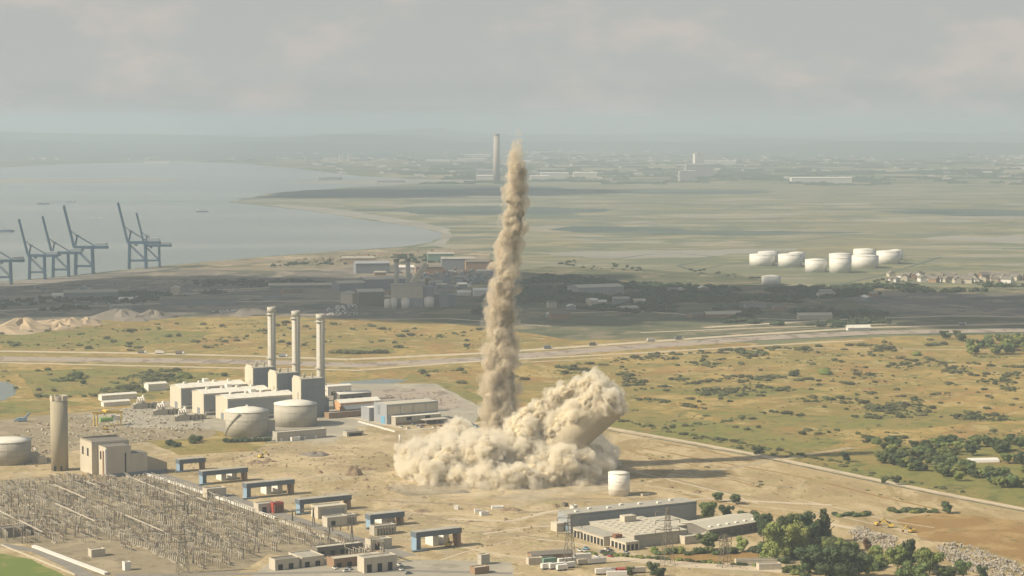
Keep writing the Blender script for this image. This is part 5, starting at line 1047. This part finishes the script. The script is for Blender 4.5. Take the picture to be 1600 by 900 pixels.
def vehicle(px, ang, m, label, group, big=False):
    p = P(*px); t = thing('lorry' if big else 'parked_car', label, 'lorry' if big else 'car', (p.x, p.y, .45), ang, group)
    if big: MB().box(-5, 3, -1.25, 1.25, 1, 3.8).build('box', m, t); MB().box(3.2, 5.2, -1.2, 1.2, .7, 3.2).build('cab', 'white_paint', t); MB().box(-4.8, 5, -1.0, 1.0, 0, .69).build('chassis', 'rubber', t)
    else: MB().box(-2.2, 2.2, -.9, .9, .35, .95).build('body', m, t); MB().prof([(-.8, .96), (.8, .96), (.65, 1.55), (-.65, 1.55)], -1.2, .9).build('cabin', 'window_glass', t); MB().box(-1.7, 1.7, -.85, .85, 0, .34).build('wheels', 'rubber', t)
vr = random.Random(12); vc = ['white_paint', 'white_paint', 'dark_cladding', 'red_paint', 'blue_paint', 'grey_cladding']
for k in range(16): vehicle((vr.uniform(618, 745), vr.uniform(664, 672)), UA + vr.choice([0, 90]) + vr.uniform(-6, 6), vr.choice(vc), 'car parked on the apron before the two tier warehouse', 'cars before the warehouse')
for k in range(12): vehicle((vr.uniform(520, 640), vr.uniform(880, 898)), vr.choice([31, -59]) + vr.uniform(-6, 6), vr.choice(vc), 'car parked in the bottom yard beside the cream buildings', 'cars in the bottom yard')
for k in range(12): vehicle((vr.uniform(860, 990), vr.uniform(858, 872)), vr.choice([29, -61]) + vr.uniform(-8, 8), vr.choice(vc), 'car parked between the trailers and the low factory', 'cars before the low factory')
vc = ['far_white', 'dark_cladding', 'grey_cladding', 'roof_dark']
for k in range(6):
    f = vr.random(); x = 560 + 1000 * f; y = np.interp(x, [545, 760, 960, 1160, 1360, 1600], [562, 552, 538, 524, 512, 506]); vehicle((x, y), 20 + vr.uniform(-3, 3), vr.choice(vc), 'lorry driving on the far highway right of the stacks', 'lorries on the highway', True)
for k in range(4):
    x = vr.uniform(10, 530); vehicle((x, np.interp(x, [0, 200, 400, 545], [549, 552, 557, 562])), -8, vr.choice(vc), 'lorry driving on the pale highway left of the stacks', 'lorries on the left highway', True)
gable_hall('open_barn', 'long brown roofed open barn left of the parked trailers', 'barn', (832, 880), 4.5, 26, 9, 1.5, 'brick_brown', 'roof_dark', ang=18)
flat_block('open_barn', 'pale store below the brown roofed barn', 'store', (826, 884), 4, 9, 5, 'pale_concrete', 'roof_light', ang=18)
t = flat_block('bus_shelter', 'low pale ruin by the access road left of the wood', 'ruin', (1186, 892), 3.4, 14, 6, 'pale_concrete', 'roof_grey', ang=10); flat_block('bus_shelter', 'long low slab beside the access road ruin', 'slab', (1150, 882), 2.2, 26, 5, 'pale_concrete', 'roof_dark', ang=5)

# ================================================================== MIDDLE DISTANCE
t = thing('power_plant', 'grey power plant block with a lower blue wing beyond the railway', 'power plant', P(611, 481), 4)
MB().box(0, 46, 0, 30, 0, 32).build('wall', 'grey_cladding', t); MB().box(-.3, 46.3, -.3, 30.3, 32.004, 33).build('roof', 'roof_grey', t); MB().box(0.2, 46, -.4, -.01, 14, 31.6).build('cladding_panel', 'pale_concrete', t)
MB().box(46.02, 62, 4, 34, 0, 30).build('wing', 'dark_cladding', t); MB().box(62.04, 96, 8, 30, 0, 18).build('annex', 'dark_cladding', t); MB().box(70, 84, 2, 8, 0, 24).build('annex', 'dark_cladding', t)
MB().bar((30, 20, 33), (52, 26, 62), 9, 7).build('conveyor', 'pale_concrete', t)
for i, (x, yb, yt) in enumerate([(619, 474, 405), (637, 470, 404)]):
    p = P(x, yb); s = thing('stack', ['left grey stack', 'right grey stack'][i] + ' of the pair on the distant power plant', 'stack', (p.x, p.y + 12, 0), 0, 'power plant stacks'); h = zat(yt, p.y + 12)
    MB().lathe([(3.7, 0), (3.4, h)], 16).build('shaft', 'stack_steel', s, True); MB().lathe([(3.5, h - 4), (4.2, h - 4), (4.2, h + .3), (3.0, h + .3)], 16, cap=False).build('collar', 'roof_dark', s)
for px, r, h, lab in [((606, 482), 5.5, 12, 'leftmost small white tank before the distant power plant'), ((615, 482), 5, 13, 'second small white tank, touching the leftmost one'), ((633, 482), 6, 13, 'slim white tank before the middle of the power plant'), ((670, 481), 7.5, 14, 'white tank at the right end of the power plant')]:
    tank('white_tank', lab, px, r, h, 1.5, 'white_steel', 'white_roof', 'power plant tanks', n=20)
for px, h, L, W, ang, wm, rm, lab in [((560, 478), 20, 38, 40, 12, 'roof_dark', 'roof_light', 'dark shed with a cream end left of the distant power plant'), ((532, 474), 15, 30, 28, -50, 'cream_wall', 'roof_grey', 'cream fronted shed beside the dark one'), ((572, 453), 16, 70, 40, 25, 'dark_cladding', 'roof_light', 'long shed with a pale roof behind the power plant'), ((530, 455), 12, 44, 34, 25, 'dark_cladding', 'roof_light', 'pale roofed shed left of the long one behind'), ((556, 428), 18, 60, 40, 10, 'dark_cladding', 'grey_cladding', 'blue grey works near the shore'), ((620, 425), 8, 60, 30, 8, 'white_paint', 'white_roof', 'white roofed shed near the shore'),
                                      ((740, 463), 9, 34, 22, 5, 'white_paint', 'white_roof', 'white box building left of the dust column'), ((715, 462), 5, 20, 10, 5, 'white_paint', 'white_roof', 'small white strip building further left of the column'), ((690, 422), 20, 60, 30, 5, 'dark_cladding', 'roof_grey', 'tall dark works on the far yard'), ((728, 425), 18, 40, 28, 5, 'brick_brown', 'roof_dark', 'reddish works left of the dust column'), ((650, 428), 12, 46, 24, 8, 'brick_brown', 'roof_dark', 'low reddish works beside the tall dark works'), ((668, 410), 16, 50, 20, 5, 'green_paint', 'roof_grey', 'pale green works on the shore behind'),
                                      ((905, 462), 12, 76, 46, 22, 'grey_cladding', 'roof_light', 'large pale roofed shed in the wooded shade'), ((82, 466), 4, 20, 10, 15, 'white_paint', 'white_roof', 'small white shed on the left flats'), ((186, 471), 3, 20, 8, 12, 'white_paint', 'white_roof', 'thin white shed in the shade on the flats'), ((100, 468), 10, 80, 30, 12, 'dark_cladding', 'roof_grey', 'long dark shed on the left flats'), ((250, 478), 9, 110, 34, 6, 'dark_cladding', 'roof_dark', 'wide dark shed in the middle of the flats'), ((420, 450), 4, 130, 14, 6, 'dark_cladding', 'roof_light', 'very long low pale roof on the flats'), ((1104, 497), 5, 40, 16, 10, 'brick_brown', 'roof_light', 'cottages roofed pale in the shaded scrub'), ((1248, 500), 6, 46, 14, 5, 'pale_concrete', 'roof_light', 'low pale building in the right shade'), ((535, 412), 10, 60, 24, 5, 'sand_heap', 'roof_grey', 'sandy coloured shed on the shore'), ((1325, 517), 4, 30, 8, 10, 'white_paint', 'white_roof', 'thin white shed beside the far railway')]:
    gable_hall('industrial_shed', lab, 'shed', px, h, L, W, 3, wm, rm, ang=ang, over=.8)
rubble('parked_vehicles', [(330, 488), (380, 484), (420, 486), (360, 491)], 60, 2, 4, 'white_paint', 'rows of small white vehicles on the flats, too many to count', 21)
rubble('parked_vehicles', [(510, 480), (560, 476), (560, 492), (505, 494)], 70, 1.6, 3.5, 'white_paint', 'pale stores and vehicles left of the distant power plant', 22)
rubble('works_clutter', [(560, 440), (780, 415), (780, 440), (700, 455), (580, 450)], 240, 3, 9, 'dark_cladding', 'tangle of dark plant and pipework around the distant works', 23)
rubble('works_clutter', [(640, 420), (770, 408), (775, 428), (660, 432)], 130, 3, 8, 'rust', 'reddish plant and stacked goods left of the dust column', 24)
rubble('works_clutter', [(420, 410), (560, 398), (680, 392), (560, 412)], 90, 2, 6, 'brown_heap', 'dark clutter along the jetty shore', 25)
rubble('works_clutter', [(0, 455), (300, 432), (420, 450), (200, 480), (0, 480)], 120, 2, 6, 'dark_cladding', 'dark containers and clutter over the port flats', 26)
rubble('works_clutter', [(820, 448), (900, 452), (960, 470), (840, 470)], 60, 2, 5, 'pale_concrete', 'pale specks of buildings in the wooded shade', 27)
for i, (x, y, t_, w, lab) in enumerate([(1193, 416, 398, 40, 'leftmost white oil tank of the far tank farm'), (1237, 417, 398, 38, 'second white oil tank of the far tank farm, nearly touching its rear twin'), (1277, 426, 406, 34, 'third white oil tank, alone with a clear rim'), (1315, 427, 403, 34, 'fourth white oil tank, hiding one behind'), (1355, 420, 400, 42, 'fifth white oil tank, hiding one behind'), (1391, 413, 393, 37, 'rightmost white oil tank of the far tank farm'), (1207, 446, 432, 30, 'isolated white oil tank in front of the tank farm'),
                                       (1203, 410, 394, 34, 'rear twin behind the leftmost oil tank'), (1247, 409, 395, 26, 'rear twin behind the second oil tank'), (1316, 412, 397, 36, 'rear oil tank peeping over the fourth'), (1354, 405, 390, 36, 'rear oil tank peeping over the fifth'), (1402, 407, 391, 22, 'rear oil tank behind the rightmost')]):
    p = P(x, y); r = w * S(x, y) / 2; tank('oil_tank', lab, (x, y), r, zat(t_, p.y) - 1, 2.2, 'white_paint', 'white_paint', 'far oil tanks', n=28)
hm = [MB().prof([(0, 0), (8, 0), (8, 5), (4, 8), (0, 5)], 0, 12).mesh('house', m) for m in ('white_paint', 'brick_brown', 'pale_concrete')]
rm_ = MB().prof([(-.4, 4.9), (4, 8.3), (8.4, 4.9), (8.4, 5.3), (4, 8.8), (-.4, 5.3)], -.4, 12.4).mesh('roof', 'roof_dark')
rr = random.Random(17)
for k in range(60):
    x = rr.uniform(1385, 1620); y = 436 + rr.uniform(-4, 5) + (x - 1385) * .01; p = P(x, y)
    t = thing('house', 'small house in the village at the marsh edge right of the tank farm', 'house', (p.x, p.y, 0), rr.uniform(0, 360), 'village at the marsh edge'); s = rr.uniform(.8, 1.5); t.scale = (s, s, s * .9)
    put('wall', hm[rr.randrange(3)], t); put('roof', rm_, t)
ws = random.Random(91)
for k in range(46):
    x = ws.choice([ws.uniform(560, 780), ws.uniform(60, 540), ws.uniform(820, 1000), ws.uniform(1020, 1400)]); y = {0: ws.uniform(428, 470)}.get(0) if x < 780 else ws.uniform(455, 505)
    if x < 540: y = ws.uniform(455, 488)
    p = P(x, y); t = thing('works_shed', 'small works shed among the shaded flats and woods beyond the railway', 'shed', (p.x, p.y, 0), ws.choice([5, 12, 95, 25]), 'small works sheds'); L, W, h = ws.uniform(10, 34), ws.uniform(8, 18), ws.uniform(3, 9)
    MB().prof([(0, 0), (W, 0), (W, h), (W / 2, h + 2), (0, h)], 0, L).build('wall', ws.choice(['grey_cladding', 'dark_cladding', 'brick_brown', 'pale_concrete']), t)
    MB().prof([(-.4, h), (W / 2, h + 2.2), (W + .4, h), (W + .4, h + .3), (W / 2, h + 2.6), (-.4, h + .3)], -.4, L + .4).build('roof', ws.choice(['roof_light', 'white_roof', 'roof_grey', 'roof_dark']), t)
# ship-to-shore cranes
def crane(px, s, ang, label, up=True):
    p = P(*px); t = thing('quay_crane', label, 'crane', (p.x, p.y, 0), ang, 'quay cranes'); t.scale = (s, s, s)
    for x in (0, 30):
        for y in (0, 16): MB().bar((x, y, 0), (x + (1.5 if x == 0 else -1), y, 44), 3.4, 3.4).build('leg', 'crane_steel', t)
        MB().bar((x, 0, 12), (x, 16, 12), 2.4, 2.6).build('sill_beam', 'crane_steel', t); MB().bar((x, -2, 2), (x, 18, 2), 2, 2.2).build('bogie', 'crane_steel', t)
    for y in (0, 16):
        MB().bar((0, y, 14), (30, y, 14), 2.2, 2.6).build('portal_beam', 'crane_steel', t); m = MB(); m.bar((1, y, 43), (29, y, 15), 1.4); m.build('brace', 'crane_steel', t)
    for y in (4, 12): MB().bar((-2, y, 46), (56, y, 46), 3.6, 4.8).build('girder', 'crane_steel', t)
    MB().bar((0, 4, 48), (4, 8, 66), 2.4).build('apex_leg', 'crane_steel', t); MB().bar((0, 12, 48), (4, 8, 66), 2.4).build('apex_leg', 'crane_steel', t); MB().box(1, 7, 5, 11, 65, 67.5).build('apex_head', 'crane_steel', t)
    for y in (5, 11): MB().bar((4, y, 66), (34, y, 48), 1.3).build('back_stay', 'crane_steel', t)
    MB().box(34, 54, 2.5, 13.5, 47.6, 54).build('machinery_house', 'crane_house', t); MB().box(10, 15, 5, 11, 40, 44.4).build('operator_cab', 'crane_house', t)
    m = MB()
    a, b = ((-2, 47), (-18, 116)) if up else ((-2, 46), (-52, 46))
    for y in (5, 11): m.bar((a[0], y, a[1]), (b[0], y, b[1]), 3.2, 4)
    for k in range(9): f = k / 8; m.bar((a[0] + (b[0] - a[0]) * f, 5, a[1] + (b[1] - a[1]) * f), (a[0] + (b[0] - a[0]) * f, 11, a[1] + (b[1] - a[1]) * f), 1.8)
    m.build('boom', 'crane_steel', t); MB().bar((4, 8, 66), (a[0] + (b[0] - a[0]) * .42, 8, a[1] + (b[1] - a[1]) * .42), 1.2).build('fore_stay', 'crane_steel', t)
for px, s, a, lab, up in [((45, 437), .88, 4, 'raised quay crane, leftmost of the three standing close together', True), ((82, 433), .90, 4, 'raised quay crane in the middle of the three', True), ((117, 429), 1.03, 3, 'tallest raised quay crane of the three', True), ((201, 420), 1.03, 3, 'tall raised quay crane of the right pair', True), ((227, 417.5), .86, 4, 'shorter raised quay crane of the right pair', True), ((-8, 445), .85, 4, 'lowered quay crane cut by the left photo edge', False)]: crane(px, s, a, lab, up)
sheet('quay', [(-100, 452), (0, 441), (140, 429), (280, 415), (285, 418), (140, 436), (-100, 462)], 2.1, 'asphalt', 40, 0)
# boats
def ship(px, L, ang, label, m='dark_cladding'):
    p = P(*px); t = thing('ship', label, 'ship', (p.x, p.y, 0), ang, 'ships in the estuary'); w = L * .15
    MB().prism([(-L / 2, -w), (L * .36, -w), (L / 2, 0), (L * .36, w), (-L / 2, w)], -.5, L * .07).build('hull', m, t); MB().box(-L * .46, -L * .28, -w * .8, w * .8, L * .07 + .01, L * .2).build('bridge', 'far_white', t)
    MB().bar((L * .1, 0, L * .07), (L * .1, 0, L * .27), 1).build('mast', m, t); MB().box(-L * .2, L * .3, -w * .7, w * .7, L * .07 + .01, L * .1).build('hatch', 'far_grey', t)
for px, L, a, lab, m in [((68, 319), 38, 8, 'dark ship moored beyond the left cranes', 'crane_steel'), ((110, 316), 30, 170, 'barge with gear behind the tallest left crane', 'crane_steel'), ((316, 331), 36, 0, 'dark ship alone in mid river', 'crane_steel'), ((100, 321), 14, 0, 'small dark launch beside the barge', 'crane_steel'), ((90, 317), 12, 0, 'tiny dark boat between ship and barge', 'crane_steel'), ((308, 330), 10, 0, 'tiny tender beside the mid river ship', 'crane_steel'), ((516, 280), 110, 3, 'long tanker berthed off the mud spit far away', 'far_grey'), ((3, 362), 60, 0, 'dark bow of a barge at the left photo edge', 'crane_steel'), ((160, 341), 14, 0, 'small white fast boat between the crane groups', 'white_paint')]: ship(px, L, a, lab, m)
strip('boat_wake', [(141, 340.2), (152, 340.7), (160, 341)], 3, 6, 'white_paint')
strip('river_wall', [(60, 315), (250, 315), (500, 313), (700, 313)], 8, 6, 'dark_marsh')
# ================================================================== FAR SHORE
p = P(776, 283); t = thing('far_chimney', 'tall lone chimney on the far shore left of the dust top', 'chimney', (p.x, p.y, 0)); h = zat(209, p.y)
MB().lathe([(17, 0), (14.5, h * .5), (13, h - 8)], 28).build('shaft', 'far_tower', t, True); MB().lathe([(14.5, h - 7.9), (15, h), (12, h)], 28).build('crown_ring', 'far_grey', t)
p = P(840, 277); t = thing('mast', 'thin dark mast on the far shore right of the dust top', 'mast', (p.x, p.y, 0)); MB().lathe([(3.5, 0), (2, 70)], 8).build('pole', 'far_grey', t); MB().box(-6, 6, -6, 6, 0, 6).build('base', 'far_white', t)
far = [((745, 281), 18, 90, 40, 'low pale works at the foot of the lone far chimney', 'far_white'), ((745, 274), 24, 120, 40, 'grey works behind the lone far chimney foot', 'far_grey'), ((828, 281), 16, 90, 30, 'white shed right of the dust top', 'far_white'), ((845, 279), 24, 130, 40, 'brighter white works next to the thin mast', 'far_white'), ((896, 278), 22, 110, 40, 'white works right of the thin mast works', 'far_white'),
       ((1062, 284), 46, 70, 60, 'grey plant block on the far right shore', 'far_grey'), ((1072, 277), 60, 130, 60, 'larger plant block with silos on the far right shore', 'far_grey'), ((1237, 287), 24, 260, 50, 'very long white shed on the far right shore', 'far_white'), ((1100, 256), 16, 200, 60, 'white strip building inland on the right', 'far_white'), ((727, 246), 18, 180, 60, 'white strip building left of the lone far chimney', 'far_white'), ((715, 252), 14, 190, 50, 'second white strip below the first left of the chimney', 'far_white'), ((665, 253), 10, 160, 50, 'pale strip building further left of the chimney', 'far_white'),
       ((225, 256), 8, 160, 40, 'pale strip on the far left bank', 'far_white'), ((110, 241), 10, 260, 50, 'long pale strip high on the left bank', 'far_white'), ((590, 285), 8, 120, 40, 'pale jetty head near the tanker', 'far_grey')]
for px, h, L, W, lab, m in far: gable_hall('far_building', lab, 'building', px, h, L, W, 4, m, m, ang=3, over=1)
for px, w, h, lab in [((533, 252), 14, 42, 'left cream tower block on the far bank'), ((547, 251), 14, 48, 'right cream tower block on the far bank'), ((515, 252), 20, 20, 'lower cream block left of the two tower blocks'), ((1091, 276), 22, 110, 'tall silo tower on the far right plant')]:
    p = P(*px); t = thing('tower_block', lab, 'tower block', (p.x, p.y, 0), 10); MB().box(-w, w, -w, w, 0, h).build('wall', 'far_white', t); MB().box(-w * .5, w * .5, -w * .5, w * .5, h + .01, h + 6).build('lift_housing', 'far_grey', t)
b = MB(); r_ = random.Random(44)
for k in range(700):
    x = r_.uniform(-100, 1700); y = r_.choice([r_.gauss(246, 6), r_.gauss(262, 10), r_.gauss(236, 8)])
    if y > 285 or (x < 480 and y > 250) or y < 215: continue
    p = P(x, y); L = r_.uniform(10, 50); w = r_.uniform(8, 16); hh = r_.uniform(5, 12); b.box(p.x, p.x + L, p.y, p.y + w, 0, hh)
tag(b.build('distant_town', 'far_white'), 'scattered pale roofs of distant towns along the far bank', 'town', kind='stuff')
def fartrees():
    r_ = random.Random(8); b = MB()
    for k in range(420):
        x = r_.uniform(300, 1700); y = r_.gauss(268, 14)
        if y < 228 or y > 290 or (x < 640 and y > 255): continue
        p = P(x, y); L = r_.uniform(60, 260); n = 8
        top = [(-L / 2 + L * i / n, r_.uniform(5, 12)) for i in range(n + 1)]
        for (x0, h0), (x1, h1) in zip(top, top[1:]): b.add([(p.x + x0, p.y, 0), (p.x + x1, p.y, 0), (p.x + x1, p.y + 8, h1), (p.x + x0, p.y + 8, h0), (p.x + x0, p.y + 22, 0), (p.x + x1, p.y + 22, 0)], [(0, 1, 2, 3), (3, 2, 5, 4), (0, 3, 4), (1, 5, 2)])
    tag(b.build('distant_hedges', 'leaf_wood'), 'dark hedge lines and woods on the far shore', 'hedges', kind='stuff')
fartrees()

# ================================================================== CLOUDS ABOVE THE FRAME (they cast the broad shade) AND HAZE
def cloud(shadow_px, alt, n, rmin, rmax, label, seed, voxel):
    r_ = random.Random(seed); pl = [tuple(XY(*q)) for q in shadow_px]; off = SUN_H * (alt / math.tan(SUN_EL)); balls = []; k = 0
    while k < n:
        x = r_.uniform(min(q[0] for q in pl), max(q[0] for q in pl)); y = r_.uniform(min(q[1] for q in pl), max(q[1] for q in pl))
        if not inpoly(x, y, pl): continue
        k += 1; r = r_.uniform(rmin, rmax) * (1 if r_.random() < .6 else .55); balls.append((x + off.x, y + off.y, alt + r_.uniform(0, r * .4), (r, r, r * .6)))
    me = billow(remesh_spheres('cloud', balls, voxel), [(rmax * 1.4, rmax * .35), (rmax * .6, rmax * .16)]); me.materials.append(M['cloud_white']); o = put('cloud', me); tag(o, label, kind='structure')
cloud([(-700, 490), (0, 450), (150, 441), (330, 436), (420, 438), (600, 432), (760, 430), (900, 434), (1100, 447), (1180, 458), (1300, 464), (1700, 470), (2100, 480), (2100, 525), (1700, 506), (1450, 502), (1300, 508), (1120, 508), (900, 508), (740, 502), (560, 495), (400, 490), (300, 488), (180, 488), (0, 488), (-700, 532)], 1300, 300, 60, 112, 'broad flat cumulus cloud above the frame shading the works and woods', 4, 26)
cloud([(400, 308), (560, 298), (860, 296), (900, 301), (700, 305), (520, 309)], 1500, 60, 130, 220, 'distant cumulus cloud above the frame shading the far marsh', 6, 50)
hb = MB().box(-46000, 46000, -3500, 47000, -1.5, 325)
tag(hb.build('haze', 'haze_air'), 'pale summer haze over the whole estuary', 'haze', kind='stuff')

# pieces of walls and roofs hang under them
for o in list(bpy.data.objects):
    if o.parent is None or o.parent.parent is not None: continue
    n = o.name.split('.')[0]; sib = o.parent.children
    want = 'roof' if n in ('roof_vent', 'skylight', 'roof_unit', 'roof_hatch', 'plant_room', 'railing') else 'wall' if n in ('window', 'door', 'louvre', 'loading_door', 'door_leaf', 'wall_panel', 'cladding_panel', 'shaded_front', 'downpipe', 'fascia', 'brick_plinth', 'plinth', 'stiffener_ring', 'stair') else 'side_bay' if n == 'bay_door' else 'shaft' if n in ('gantry', 'ladder', 'collar', 'rim_band') else 'hull' if n in ('bridge', 'hatch', 'mast') else 'beam' if n in ('cap', 'trolley') else None
    if want:
        for s in sib:
            if s.name.split('.')[0] == want: o.parent = s; break
